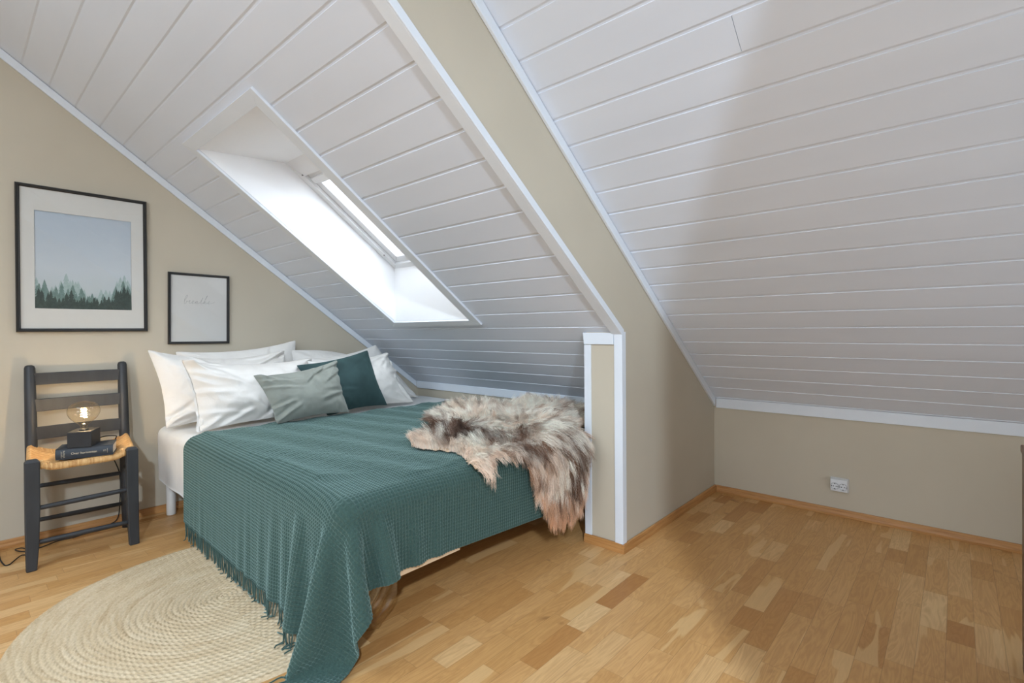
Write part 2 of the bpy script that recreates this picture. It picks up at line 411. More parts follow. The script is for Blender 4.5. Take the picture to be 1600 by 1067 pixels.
def build_skylight(hole):
    x0, x1, y0, y1 = hole
    off = .334; cs = 1/math.hypot(1, SL)
    hy = 1.205; sy = 1.896       # head and sill at the window plane
    def W(x, y, d=0): return (x, y+SL*cs*d, zal(y)+off+cs*d)
    def Cc(x, y, d=0): return (x, y+SL*cs*d, zal(y)+cs*d)
    mb = MB()
    # lining: left, right, head (level), sill (upright)
    mb.add([Cc(x0, y0), Cc(x0, y1), W(x0, sy), W(x0, hy)], [(0, 1, 2, 3)])
    mb.add([Cc(x1, y0), Cc(x1, y1), W(x1, sy), W(x1, hy)], [(3, 2, 1, 0)])
    mb.add([Cc(x0, y0), Cc(x1, y0), W(x1, hy), W(x0, hy)], [(3, 2, 1, 0)])
    mb.add([Cc(x0, y1), Cc(x1, y1), W(x1, sy), W(x0, sy)], [(0, 1, 2, 3)])
    win = structure(mb.build('window_1', M['lining']))
    def ring(fn, a, b, da, db, name, m, parent, bevel=.001):
        # a, b: outer and inner rectangles (x0,x1,ylow,yhigh); da, db depth range
        mbb = MB()
        (ax0, ax1, ay0, ay1), (bx0, bx1, by0, by1) = a, b
        quads = [[(ax0, ay0), (ax1, ay0), (bx1, by0), (bx0, by0)], [(ax1, ay0), (ax1, ay1), (bx1, by1), (bx1, by0)],
                 [(ax1, ay1), (ax0, ay1), (bx0, by1), (bx1, by1)], [(ax0, ay1), (ax0, ay0), (bx0, by0), (bx0, by1)]]
        for q in quads:
            mbb.hexa([fn(x, y, da) for x, y in q], [fn(x, y, db) for x, y in q])
        return mbb.build(name, m, parent, bevel)
    ring(Cc, (x0-.055, x1+.060, y0-.045, y1+.035), (x0, x1, y0, y1), -.013, -.001, 'window_casing', M['trim'], win)
    ring(W, (x0-.01, x1+.01, hy-.02, sy+.02), (x0+.045, x1-.045, hy+.085, sy-.03), .0, .06, 'window_frame', M['pvc'], win, .003)
    sash = ring(W, (x0+.046, x1-.046, hy+.086, sy-.031), (x0+.095, x1-.095, hy+.145, sy-.065), .018, .07, 'window_sash', M['pvc'], win, .004)
    # ventilation bar and hinge hardware on the sash
    mb = MB(); mb.hexa([W(x0+.06, hy+.105, .004), W(x1-.06, hy+.105, .004), W(x1-.06, hy+.135, .004), W(x0+.06, hy+.135, .004)],
                       [W(x0+.06, hy+.105, .02), W(x1-.06, hy+.105, .02), W(x1-.06, hy+.135, .02), W(x0+.06, hy+.135, .02)])
    mb.build('ventilation_bar', M['pvc'], win, .004)
    mb = MB()
    for (x, y) in ((x0+.04, hy+.075), (x0+.036, sy-.10), (x1-.04, hy+.075), (x1-.036, sy-.10)):
        mb.tube([W(x, y, .002), W(x, y, -.004)], .0045, 10)
    mb.build('screw_cap', mat_simple('screw_grey', rgb(120,120,122), .4), win)
    mb = MB(); mb.add([W(x0+.09, hy+.14, .045), W(x1-.09, hy+.14, .045), W(x1-.09, sy-.06, .045), W(x0+.09, sy-.06, .045)], [(0, 1, 2, 3)])
    mb.build('window_pane', M['pane'], win)
    # outer collar so that no daylight leaks past the frame
    ring(W, (x0-.5, x1+.5, hy-.5, sy+.5), (x0-.008, x1+.008, hy-.015, sy+.015), .05, .08, 'flashing', M['pvc'], win)

# ------------------------------------------------------------------ wall things
def build_pictures():
    def frame(name, y0, y1, z0, z1, w, dep, label, rot=0):
        cy, cz = (y0+y1)/2, (z0+z1)/2
        root = empty(name, (XL+.0015, cy, cz)); root.rotation_euler = (rot, 0, 0)
        tag(root, label, 'picture')
        hw, hh = (y1-y0)/2, (z1-z0)/2
        # mitred profile (distance from outer edge, height off wall)
        prof = [(0, 0), (0, dep*.72), (w*.25, dep), (w*.62, dep), (w*.78, dep*.72), (w, dep*.55), (w, 0)]
        mb = MB(); cor = [(-1, -1), (1, -1), (1, 1), (-1, 1)]
        vs = [(h, a*(hw-d), b*(hh-d)) for a, b in cor for d, h in prof]; k = len(prof)
        fs = [(c*k+i, ((c+1) % 4)*k+i, ((c+1) % 4)*k+(i+1) % k, c*k+(i+1) % k) for c in range(4) for i in range(k)]
        mb.add(vs, fs); mb.build('frame', M['blackframe'], root)
        return root, hw, hh
    def panel(name, root, a0, a1, b0, b1, h, m, t=.0008):
        return MB().box(h-t, h, a0, a1, b0, b1).build(name, m, root)
    def pane_of_glass(root, a, b, h):
        MB().add([(h, -a, -b), (h, a, -b), (h, a, b), (h, -a, b)], [(0, 1, 2, 3)]).build('glass', M['glass'], root)
    r, hw, hh = frame('picture_frame', .2105, .7225, 1.0080, 1.7140, .016, .022,
                      'large black-framed picture of a misty spruce forest under pale blue sky')
    cy, cz = (.2105+.7225)/2, (1.008+1.714)/2
    py0, py1, pz0, pz1 = .2765-cy, .6535-cy, 1.1213-cz, 1.594-cz
    iw, ih = hw-.012, hh-.012
    mb = MB()
    for q in ((-iw, py0, -ih, ih), (py1, iw, -ih, ih), (py0, py1, -ih, pz0), (py0, py1, pz1, ih)):
        mb.box(.0072, .0092, q[0], q[1], q[2], q[3])
    mb.build('mount', M['mat'], r)
    pane_of_glass(r, iw, ih, .0112)
    # the print itself: misty sky, three receding rows of spruces
    t = NT('misty_sky_print'); v = t.coords('Generated')
    sx = t.new('ShaderNodeSeparateXYZ'); t.lk(v, sx.inputs[0])
    c = t.ramp(sx.outputs[2], [(0, rgb(150,166,164)), (.18, rgb(188,198,200)), (.42, rgb(196,204,210)), (1, rgb(176,190,204))])
    n = t.noise(t.coords('Generated', (1, 2, 4)), 2.2, 4, .55)
    t.base(t.mix(t.math('MULTIPLY', n, .35), c, rgb(208,213,216))); t.set(Roughness=.8)
    layers = [(M['mat'], 0)]
    mats = [t.m]
    for nm, cA, cB in (('far_spruce_print', rgb(150,172,168), rgb(176,192,192)), ('mid_spruce_print', rgb(92,118,112), rgb(126,150,146)),
                       ('near_spruce_print', rgb(44,58,56), rgb(66,84,80))):
        q = NT(nm); q.base(q.ramp(q.noise(q.coords('Object'), 90, 5, .7), [(.3, cA), (.7, cB)])); q.set(Roughness=.8); mats.append(q.m)
    mb = MB(); W0, H0 = py1-py0, pz1-pz0
    mb.add([(.0050, py0, pz0), (.0050, py1, pz0), (.0050, py1, pz1), (.0050, py0, pz1)], [(0, 1, 2, 3)], 0)
    rnd = random.Random(11)
    def tree(u, base, h, wd, x, mi):
        k = 9; vs = []; fs = []
        for i in range(k):
            f = i/k; w_ = wd*(1-f)**.85*rnd.uniform(.8, 1.15)+.0006; zb_ = base+h*(f+.02*rnd.random()); o_ = len(vs)
            L_, R_ = max(u-w_, py0), min(u+w_*rnd.uniform(.85, 1.15), py1)
            if R_-L_ < .0008: continue
            vs += [(x+i*1e-6, L_, zb_-h*.035), (x+i*1e-6, min(max(u, py0), py1), zb_+h*.01), (x+i*1e-6, R_, zb_-h*.03), (x+i*1e-6, min(max(u, py0), py1), min(zb_+h*2.1/k, base+h))]
            fs += [(o_, o_+1, o_+3), (o_+1, o_+2, o_+3)]
        vs = [(a_, b_, max(c_, pz0)) for a_, b_, c_ in vs]
        mb.add(vs, fs, mi)
    env = lambda f: .13+.10*math.exp(-((f-.10)/.13)**2)+.09*math.exp(-((f-.36)/.10)**2)+.12*math.exp(-((f-.93)/.14)**2)
    for li, (sc, num, x) in enumerate(((1.7, 34, .0052), (1.4, 36, .0055), (1.05, 38, .0058))):
        mb.add([(x-.0001, py0, pz0), (x-.0001, py1, pz0), (x-.0001, py1, pz0+.026*sc), (x-.0001, py0, pz0+.026*sc)], [(0, 1, 2, 3)], li+1)
        for i in range(num):
            f = (i+rnd.uniform(.2, .8))/num
            h = H0*env(f)*sc*rnd.choice((.35, .5, .62, .75, .9, 1.0))*rnd.uniform(.9, 1.1)
            tree(py0+W0*f, pz0, h, .004+h*.20, x+i*1.2e-5, li+1)
    mb.build('print', mats, r)
    r, hw, hh = frame('picture_frame', .8185, 1.1345, .9330, 1.3410, .014, .020,
                      'small black-framed poster with the handwritten word breathe, above the pillows', math.radians(-.5))
    panel('poster', r, -hw+.011, hw-.011, -hh+.011, hh-.011, .0060, M['paper'])
    pane_of_glass(r, hw-.011, hh-.011, .0098)
    # thin pen stroke spelling the word
    st = {'b': [(0, .9), (.05, 1.9), (.35, 2.6), (.42, 2.2), (.1, .9), (.12, .1), (.35, -.05), (.55, .25), (.5, .7), (.75, .75)],
          'r': [(0, .5), (.2, .9), (.35, .95), (.3, .5), (.4, .1), (.7, .2)],
          'e': [(0, .25), (.3, .55), (.35, .85), (.15, .9), (.02, .45), (.2, .02), (.6, .25)],
          'a': [(.45, .7), (.2, .8), (.02, .4), (.15, .02), (.4, .4), (.46, .75), (.42, .15), (.6, .02), (.85, .3)],
          't': [(0, .3), (.3, 1.3), (.45, 2.0), (.3, .9), (.28, .1), (.45, 0), (.7, .3)],
          'h': [(0, .3), (.3, 1.4), (.55, 2.5), (.5, 2.6), (.2, .9), (.1, 0), (.3, .6), (.5, .8), (.5, .2), (.65, 0), (.9, .35)]}
    adv = {'b': .95, 'r': .85, 'e': .8, 'a': 1.05, 't': .85, 'h': 1.1}
    pts = []; u = 0
    for ch in 'breathe':
        pts += [(u+a, b) for a, b in st[ch]]; u += adv[ch]
    pts += [(u+.3, .35), (u+.8, .8)]
    P = np.array(pts); T = np.linspace(0, len(P)-1, len(P)*6)
    def cr(T):
        i = np.clip(T.astype(int), 0, len(P)-2); f = (T-i)[:, None]
        p0 = P[np.clip(i-1, 0, None)]; p1 = P[i]; p2 = P[i+1]; p3 = P[np.clip(i+2, None, len(P)-1)]
        return .5*((2*p1)+(-p0+p2)*f+(2*p0-5*p1+4*p2-p3)*f**2+(-p0+3*p1-3*p2+p3)*f**3)
    Q = cr(T); sc = .158/(u+.8)
    c0 = np.array([.8956-(.8185+1.1345)/2, 1.1665-(.933+1.341)/2])
    line = [(.0062, c0[0]+sc*(a+.18*b), c0[1]+sc*b*.85) for a, b in Q]
    mb = MB().tube(line, .00042, 5); mb.build('handwriting', M['ink'], r)

def build_outlet():
    x0, x1, z0, z1 = -.508, -.424, .1305, .2055; d = .030
    root = empty('power_socket', ((x0+x1)/2, KR-.0015, (z0+z1)/2))
    tag(root, 'white double power socket low on the beige knee wall', 'power socket')
    w, h = (x1-x0)/2, (z1-z0)/2
    def P(a, b, y): return (a, -y, b)
    MB().hexa([P(-w, -h, 0), P(w, -h, 0), P(w, h, 0), P(-w, h, 0)], [P(-w+.004, -h+.008, d), P(w-.004, -h+.008, d), P(w-.004, h-.006, d), P(-w+.004, h-.006, d)]
              ).build('housing', M['socket'], root, .002)
    for s in (-1, 1):
        mb = MB(); cx = s*.0185; R = .0178; n = 32
        ring = lambda r, y: [(cx+r*math.cos(2*math.pi*k/n), -y, -.004+r*math.sin(2*math.pi*k/n)) for k in range(n)]
        vs = ring(R, d+.0002)+ring(R, d+.0050)+ring(R-.0014, d+.0050)+ring(R-.0018, d+.0004)
        mb.add(vs, [(j*n+k, j*n+(k+1) % n, (j+1)*n+(k+1) % n, (j+1)*n+k) for j in range(3) for k in range(n)], 0, True)
        mb.add(ring(R-.0020, d+.0005), [tuple(range(n))], 0)
        mb.tube(ring(R+.0003, d+.0005)+[ring(R+.0003, d+.0005)[0]], .0006, 5, 1, cap=False); mb.tube(ring(R-.0018, d+.0012)+[ring(R-.0018, d+.0012)[0]], .0004, 5, 1, cap=False)  # dark rings put in for the shade around the socket rims
        for px in (-.0065, .0065): mb.tube([(cx+px, -d-.0003, -.004), (cx+px, -d-.0011, -.004)], .0024, 10, 1)
        for pz in (-.0145, .0145): mb.box(cx-.0035, cx+.0035, -d-.0014, -d-.0004, -.004+pz-.0022, -.004+pz+.0022, 1)
        for pz in (-.0145, .0145): mb.box(cx+pz-.002, cx+pz+.002, -d-.0014, -d-.0004, -.0065, -.0015, 1)
        mb.build('socket_outlet', [M['socket'], M['socketdark']], root)

def build_cabinet():
    root = empty('cabinet', (.139, 1.62, 0)); tag(root, 'dark brown wooden cabinet side at the right edge of the photo', 'cabinet')
    MB().box(.003, .16, .0, .465, .04, .632).build('body', M['brown'], root, .003)
    MB().box(0, .16, -.012, .467, .633, .655).build('cabinet_top', M['brown'], root, .003)
    MB().box(.003, .16, .01, .455, .0, .039).build('plinth', M['brown'], root, .002)

# ------------------------------------------------------------------ chair, book, lamp
def build_chair():
    root = empty('chair', (-3.08, .405, 0))
    tag(root, 'charcoal ladder-back chair with a woven rush seat, used as a bedside table', 'chair')
    O = Vector((-3.08, .405, 0))
    def part(mb, name, m, bevel=0, seg=2):
        mb.v = [tuple(Vector(p)-O) for p in mb.v]; return mb.build(name, m, root, bevel, seg)
    # front legs: flat, tapering to the foot
    for y0, y1, yb0, yb1, zt in ((.2045, .2525, .206, .240, .468), (.548, .594, .556, .594, .460)):
        mb = MB(); xf = -2.906; th = .034
        def sec(z, a, b, x1, x0): return [(x0, a, z), (x1, a, z), (x1, b, z), (x0, b, z)]
        secs = [sec(0, yb0, yb1, xf+.006-.0, xf-th+.012), sec(.10, (y0+yb0)/2, (y1*.6+yb1*.4), xf+.002, xf-th+.004), sec(.26, y0, y1, xf, xf-th), sec(zt-.012, y0, y1, xf, xf-th),
                sec(zt, y0+.008, y1-.008, xf-.006, xf-th+.006)]
        vs = [p for s_ in secs for p in s_]
        fs = [(3, 2, 1, 0), (16, 17, 18, 19)]+[(4*i+k, 4*i+(k+1) % 4, 4*i+4+(k+1) % 4, 4*i+4+k) for i in range(4) for k in range(4)]
        mb.add(vs, fs); part(mb, 'leg', M['chair'], .004)
    # rear posts: round-topped, leaning back above the seat
    def post(yc): return [(-3.205, yc, 0), (-3.212, yc, .12), (-3.222, yc, .3), (-3.232, yc, .45), (-3.250, yc, .65), (-3.270, yc, .835), (-3.2708, yc, .846), (-3.271, yc, .851)]
    for yc in (.252, .602):
        mb = MB().tube(post(yc), [.0185, .021, .0225, .0225, .0215, .0200, .0165, .008], 14); part(mb, 'back_post', M['chair'])
    # slats, curved back between the posts
    for z0, z1, x in ((.756, .812, -3.262), (.631, .690, -3.247), (.500, .560, -3.236)):
        mb = MB(); n = 12; vs = []
        for i in range(n+1):
            f = i/n; y = .262+f*(.592-.262); bow = -.016*4*f*(1-f)+.004
            for (dx, dz) in ((-.006, z0), (.006, z0), (.0055, z1), (-.0055, z1)): vs.append((x+bow+dx, y, dz))
        fs = [(0, 1, 2, 3), tuple(4*n+k for k in (3, 2, 1, 0))]+[(4*i+k, 4*i+4+k, 4*i+4+(k+1) % 4, 4*i+(k+1) % 4) for i in range(n) for k in range(4)]
        mb.add(vs, fs, 0, False); part(mb, 'back_slat', M['chair'], .002)
    # rungs
    def rung(a, b, r=.0108):
        a, b = Vector(a), Vector(b); pts = [a.lerp(b, f) for f in (0, .06, .25, .5, .75, .94, 1)]
        part(MB().tube(pts, [r*.8, r*.92, r, r*1.08, r, r*.92, r*.8], 12), 'rung', M['chair'])
    xf = -2.923
    rung((xf, .235, .257), (xf, .566, .262)); rung((xf, .232, .112), (xf, .566, .108))
    rung((-3.222, .262, .285), (-3.222, .592, .278)); rung((-3.213, .262, .128), (-3.213, .592, .122))
    for yc, yr in ((.230, .252), (.572, .602)):
        rung((xf-.006, yc, .318), (-3.222, yr, .310)); rung((xf-.004, yc, .172), (-3.215, yr, .168))
    # rush seat: envelope weave, corners pulled up, edges wrapped round the rails
    nS = 300; ext = .10
    s = np.linspace(-ext, 1+ext, nS); Sg, Tg = np.meshgrid(s, s, indexing='ij')
    X0, X1 = -2.926, -3.238; Yf0, Yf1, Yb0, Yb1 = .226, .572, .252, .602
    cs_, ct_ = np.clip(Sg, 0, 1), np.clip(Tg, 0, 1)
    def plane(S_, T_):
        k_ = np.clip((S_-.09)/.08, 0, 1); k_ = 1-k_*k_*(3-2*k_)
        y0 = Yf0+(Yb0-Yf0)*S_+.040*k_; y1 = Yf1+(Yb1-Yf1)*S_-.036*k_
        return X0+(X1-X0)*S_, y0+(y1-y0)*T_
    gx, gy = plane(cs_, ct_)
    a = np.abs(2*cs_-1); b = np.abs(2*ct_-1)
    z = .428+.010*np.maximum(a, b)**4+.044*cs_**1.6*b**3+.012*(1-cs_)**3*b**8+.016*cs_*(1-cs_)*4*b**3
    # wrap: distance beyond the rail becomes an angle
    def wrap(E):
        d = np.where(E < 0, E, np.where(E > 1, E-1, 0)); return d
    ds, dt = wrap(Sg), wrap(Tg); r = .016
    th = np.clip(np.hypot(ds, dt)/ext, 0, 1)*2.5
    out = r*np.sin(th); down = r*(1-np.cos(th))
    nrm = np.hypot(ds, dt)+1e-9
    gx = gx+np.sign(X1-X0)*out*ds/nrm; gy = gy+out*dt/nrm; z = z-down
    # strands run square to the nearest rail
    front = np.minimum(Sg, 1-Sg) < np.minimum(Tg, 1-Tg)
    front = np.where((ds != 0) & (dt == 0), True, np.where((dt != 0) & (ds == 0), False, front))
    coord = np.where(front, gy, gx*-1)
    ph = coord/.0052
    wob = .15*np.sin(gx*210+gy*90)
    h = np.abs(np.sin(np.pi*(ph+wob)))
    z = z+.0030*(h-.5)
    rnd = np.random.default_rng(5).random(4000)
    tone = rnd[(np.floor(ph+wob).astype(int)+1500+np.where(front, 0, 900)) % 4000]
    P = np.stack([gx-O.x, gy-O.y, z], -1)
    o = grid_mesh('seat', P, M['rush'], root, attr=tone, attr_name='strand')
    o['label'] = 'golden woven rush seat'
    # seat rails inside the weave
    return root

def build_book_lamp():
    ang = math.atan2(.195, .057)
    zb = .4405
    bk = empty('book', (-2.962, .306, zb), ang)
    tag(bk, 'slate grey hardback book lying on the rush seat under the lamp', 'book')
    L, D, H = .200, .135, .046
    mb = MB(); n = 8       # cover: two boards and a rounded spine
    mb.box(0, L, .004, D, 0, .003).box(0, L, .004, D, H-.003, H)
    prof = [(.006*(1-math.sin(math.pi*i/n))-.0, H*i/n) for i in range(n+1)]; prof_in = [(p+.004, min(max(q, .003), H-.003)) for p, q in prof]
    vs = [(x, p, q) for x in (0, L) for p, q in prof]+[(x, p, q) for x in (0, L) for p, q in prof_in]
    k = n+1; fs = [(i, i+1, k+i+1, k+i) for i in range(n)]+[(2*k+i+1, 2*k+i, 3*k+i, 3*k+i+1) for i in range(n)]
    fs += [(i+1, i, 2*k+i, 2*k+i+1) for i in range(n)]+[(k+i, k+i+1, 3*k+i+1, 3*k+i) for i in range(n)]
    mb.add(vs, fs, 0, False); mb.build('cover', M['book'], bk)
    MB().box(.003, L-.003, .009, D-.004, .0032, H-.0032).build('pages', M['pages'], bk)
    def text(name, body, size, x, z, rot=0, sx=1):
        c = bpy.data.curves.new(name, 'FONT'); c.body = body; c.size = size; c.extrude = .0002; c.align_x = 'CENTER'; c.align_y = 'CENTER'
        tmp = bpy.data.objects.new(name+'_curve', c); COL.objects.link(tmp); bpy.context.view_layer.update()
        me = bpy.data.meshes.new_from_object(tmp.evaluated_get(bpy.context.evaluated_depsgraph_get())); bpy.data.objects.remove(tmp); bpy.data.curves.remove(c)
        me.name = name; me.materials.clear(); me.materials.append(M['gilt']); o = bpy.data.objects.new(name, me); COL.objects.link(o); o.parent = bk
        o.location = (x, -.0005, z); o.rotation_euler = (math.pi/2, rot, 0); o.scale = (sx, 1, 1); return o
    text('spine_title', 'Over horisonten', .0135, .098, H/2, 0, .98)
    mb = MB(); rr_ = random.Random(6)
    for cx_ in (.0215, .0295):
        zc = .009
        while zc < .036:
            l_ = rr_.uniform(.003, .0048); mb.box(cx_-.0024, cx_+.0024, -.0009, -.0003, zc, zc+.0008); mb.box(cx_-.0024, cx_-.0016, -.0009, -.0003, zc, zc+l_)
            if rr_.random() < .6: mb.box(cx_+.0016, cx_+.0024, -.0009, -.0003, zc, zc+l_)
            zc += l_+.0012
    mb.build('author_name', M['gilt'], bk)
    mb = MB()
    ringp = [(.1715+.0032*math.cos(q), -.0006, H/2+.0032*math.sin(q)) for q in np.linspace(0, 2*math.pi, 17)]
    mb.tube(ringp, .0005, 5, cap=False); mb.box(.1655, .1662, -.0010, -.0003, H/2-.004, H/2+.004); mb.build('publisher_mark', M['gilt'], bk)
    MB().box(.1795, .1803, -.0010, -.0003, .012, .032).build('spine_rule', M['gilt'], bk)
    # lamp: oak block, bulb with a glowing filament, cord down behind the chair
    zl = zb+H+.001
    lp = empty('table_lamp', (-2.957, .345, zl), math.atan2(.078, .036))
    tag(lp, 'small lamp of a black wooden block with a lit clear globe bulb, on the book', 'lamp')
    w, d, h = .086, .118, .070
    MB().box(0, w, 0, d, 0, h).build('lamp_base', M['lampbase'], lp, .0015)
    cx, cy = w/2+.002, .050
    MB().lathe([(.0001, h+.006), (.017, h+.006), (.0175, h+.004), (.0175, h+.0004), (.0001, h+.0004)], (cx, cy, 0), 24).build('socket', M['lampbase'], lp)
    prof = [(.0135, 0), (.0137, .012), (.018, .021), (.033, .034), (.0495, .052), (.0585, .071), (.0585, .089), (.0500, .107), (.034, .1195), (.016, .1255), (.0001, .127)]
    P = np.array(prof); T = np.linspace(0, len(P)-1, 46); i = np.clip(T.astype(int), 0, len(P)-2); f = (T-i)[:, None]
    p0 = P[np.clip(i-1, 0, None)]; p1 = P[i]; p2 = P[i+1]; p3 = P[np.clip(i+2, None, len(P)-1)]
    Q = .5*((2*p1)+(-p0+p2)*f+(2*p0-5*p1+4*p2-p3)*f**2+(-p0+3*p1-3*p2+p3)*f**3)
    bz = h+.006
    bulb = MB().lathe([(max(.0001, a), b) for a, b in Q], (cx, cy, bz), 40).build('bulb', M['bulb'], lp)
    MB().lathe([(.0001, .0), (.006, .0), (.005, .012), (.0028, .03), (.0026, .052), (.0001, .054)], (cx, cy, bz), 14).build('bulb_stem', M['stem'], bulb)
    mb = MB()
    helix = [(cx+.0115*math.cos(t)*(1-.25*t/20), cy+.0115*math.sin(t)*(1-.25*t/20), bz+.052+.032*t/19) for t in np.linspace(0, 19, 90)]
    mb.tube(helix, .0013, 6); mb.tube([(cx, cy, bz+.052), helix[0]], .0009, 5); mb.tube([(cx, cy, bz+.054), (cx, cy, bz+.085), helix[-1]], .0009, 5)
    mb.build('filament', M['filament'], bulb)
    # cord, drawn in world space then moved under the lamp
    pts = [(-3.062, .474, .500), (-3.10, .505, .4985), (-3.145, .548, .487), (-3.186, .560, .474), (-3.205, .555, .450), (-3.276, .556, .427),
           (-3.284, .550, .38), (-3.262, .568, .33), (-3.280, .590, .25), (-3.286, .590, .12), (-3.290, .580, .03), (-3.285, .54, .006), (-3.25, .46, .005), (-3.22, .40, .005), (-3.22, .34, .006),
           (-3.185, .268, .005), (-3.21, .235, .005), (-3.245, .215, .006), (-3.235, .195, .008), (-3.19, .205, .010), (-3.15, .238, .007), (-3.13, .222, .006), (-3.128, .205, .008),
           (-3.075, .175, .005), (-3.055, .165, .005), (-3.06, .152, .005), (-3.13, .143, .006), (-3.22, .140, .008), (-3.285, .135, .012), (-3.292, .06, .02), (-3.29, -.1, .006), (-3.28, -.4, .005)]
    inv = lp.matrix_basis.inverted()
    C = np.array(pts); T = np.linspace(0, len(C)-1, len(C)*7); i = np.clip(T.astype(int), 0, len(C)-2); f = (T-i)[:, None]
    p0 = C[np.clip(i-1, 0, None)]; p1 = C[i]; p2 = C[i+1]; p3 = C[np.clip(i+2, None, len(C)-1)]
    Q = .5*((2*p1)+(-p0+p2)*f+(2*p0-5*p1+4*p2-p3)*f**2+(-p0+3*p1-3*p2+p3)*f**3)
    Q[:, 2] = np.maximum(Q[:, 2], .0032); Q[:, 0] = np.maximum(Q[:, 0], XL+.020)
    mb = MB().tube([inv @ Vector(p) for p in Q], .0026, 7); mb.build('cord', M['cord'], lp)
    # glow of the bulb
    l = bpy.data.lights.new('bulb_glow', 'POINT'); l.energy = BULB_W; l.color = (1, .80, .56); l.shadow_soft_size = .012
    o = bpy.data.objects.new('bulb_glow', l); COL.objects.link(o); o.parent = lp; o.location = (cx, cy, bz+.070)

# ------------------------------------------------------------------ cloth
def relax(P, batches):
    for A, B, L, k in batches:
        d = B-A; ln = np.sqrt((d*d).sum(-1, keepdims=True))+1e-12
        c = d*(.5*k*(1-L/ln)); A += c; B -= c
def grid_batches(P, hx, hy, ks=1.0, ksh=.35, kb=.15):
    b = []
    for o in (0, 1):
        n = (P.shape[0]-o)//2
        b.append((P[o:o+2*n:2], P[o+1:o+2*n:2], hx, ks))
        n = (P.shape[1]-o)//2
        b.append((P[:, o:o+2*n:2], P[:, o+1:o+2*n:2], hy, ks))
    hd = math.hypot(hx, hy)
    for o in (0, 1):
        n = (P.shape[0]-o)//2
        b.append((P[o:o+2*n:2, :-1], P[o+1:o+2*n:2, 1:], hd, ksh)); b.append((P[o:o+2*n:2, 1:], P[o+1:o+2*n:2, :-1], hd, ksh))
    for o in (0, 1):
        n = P.shape[0]//4
        A = P[o:-2:4]; B = P[o+2::4]; m = min(len(A), len(B)); b.append((A[:m], B[:m], 2*hx, kb))
        A = P[o+2:-2:4]; B = P[o+4::4]; m = min(len(A), len(B)); b.append((A[:m], B[:m], 2*hx, kb))
        A = P[:, o:-2:4]; B = P[:, o+2::4]; m = min(A.shape[1], B.shape[1]); b.append((A[:, :m], B[:, :m], 2*hy, kb))
        A = P[:, o+2:-2:4]; B = P[:, o+4::4]; m = min(A.shape[1], B.shape[1]); b.append((A[:, :m], B[:, :m], 2*hy, kb))
    return b
def normals(P):
    du = np.gradient(P, axis=0); dv = np.gradient(P, axis=1); n = np.cross(du, dv)
    return n/(np.linalg.norm(n, axis=-1, keepdims=True)+1e-12)
def upsample(P, fu, fv):
    def mat(n, f):
        m = (n-1)*f+1; T = np.arange(m)/f; i = np.clip(T.astype(int), 0, n-2); t = T-i
        W = np.zeros((m, n)); w = [(-t+2*t**2-t**3)/2, (2-5*t**2+3*t**3)/2, (t+4*t**2-3*t**3)/2, (-t**2+t**3)/2]
        for k in range(4): np.add.at(W, (np.arange(m), np.clip(i-1+k, 0, n-1)), w[k])
        return W
    A = mat(P.shape[0], fu); B = mat(P.shape[1], fv)
    return np.einsum('ai,ijk->ajk', A, np.einsum('bj,ijk->ibk', B, P))

BX0, BX1, BY0, BY1, BZ0, BZ1 = XL+.014, -1.334, .752, 2.520, .190, .490

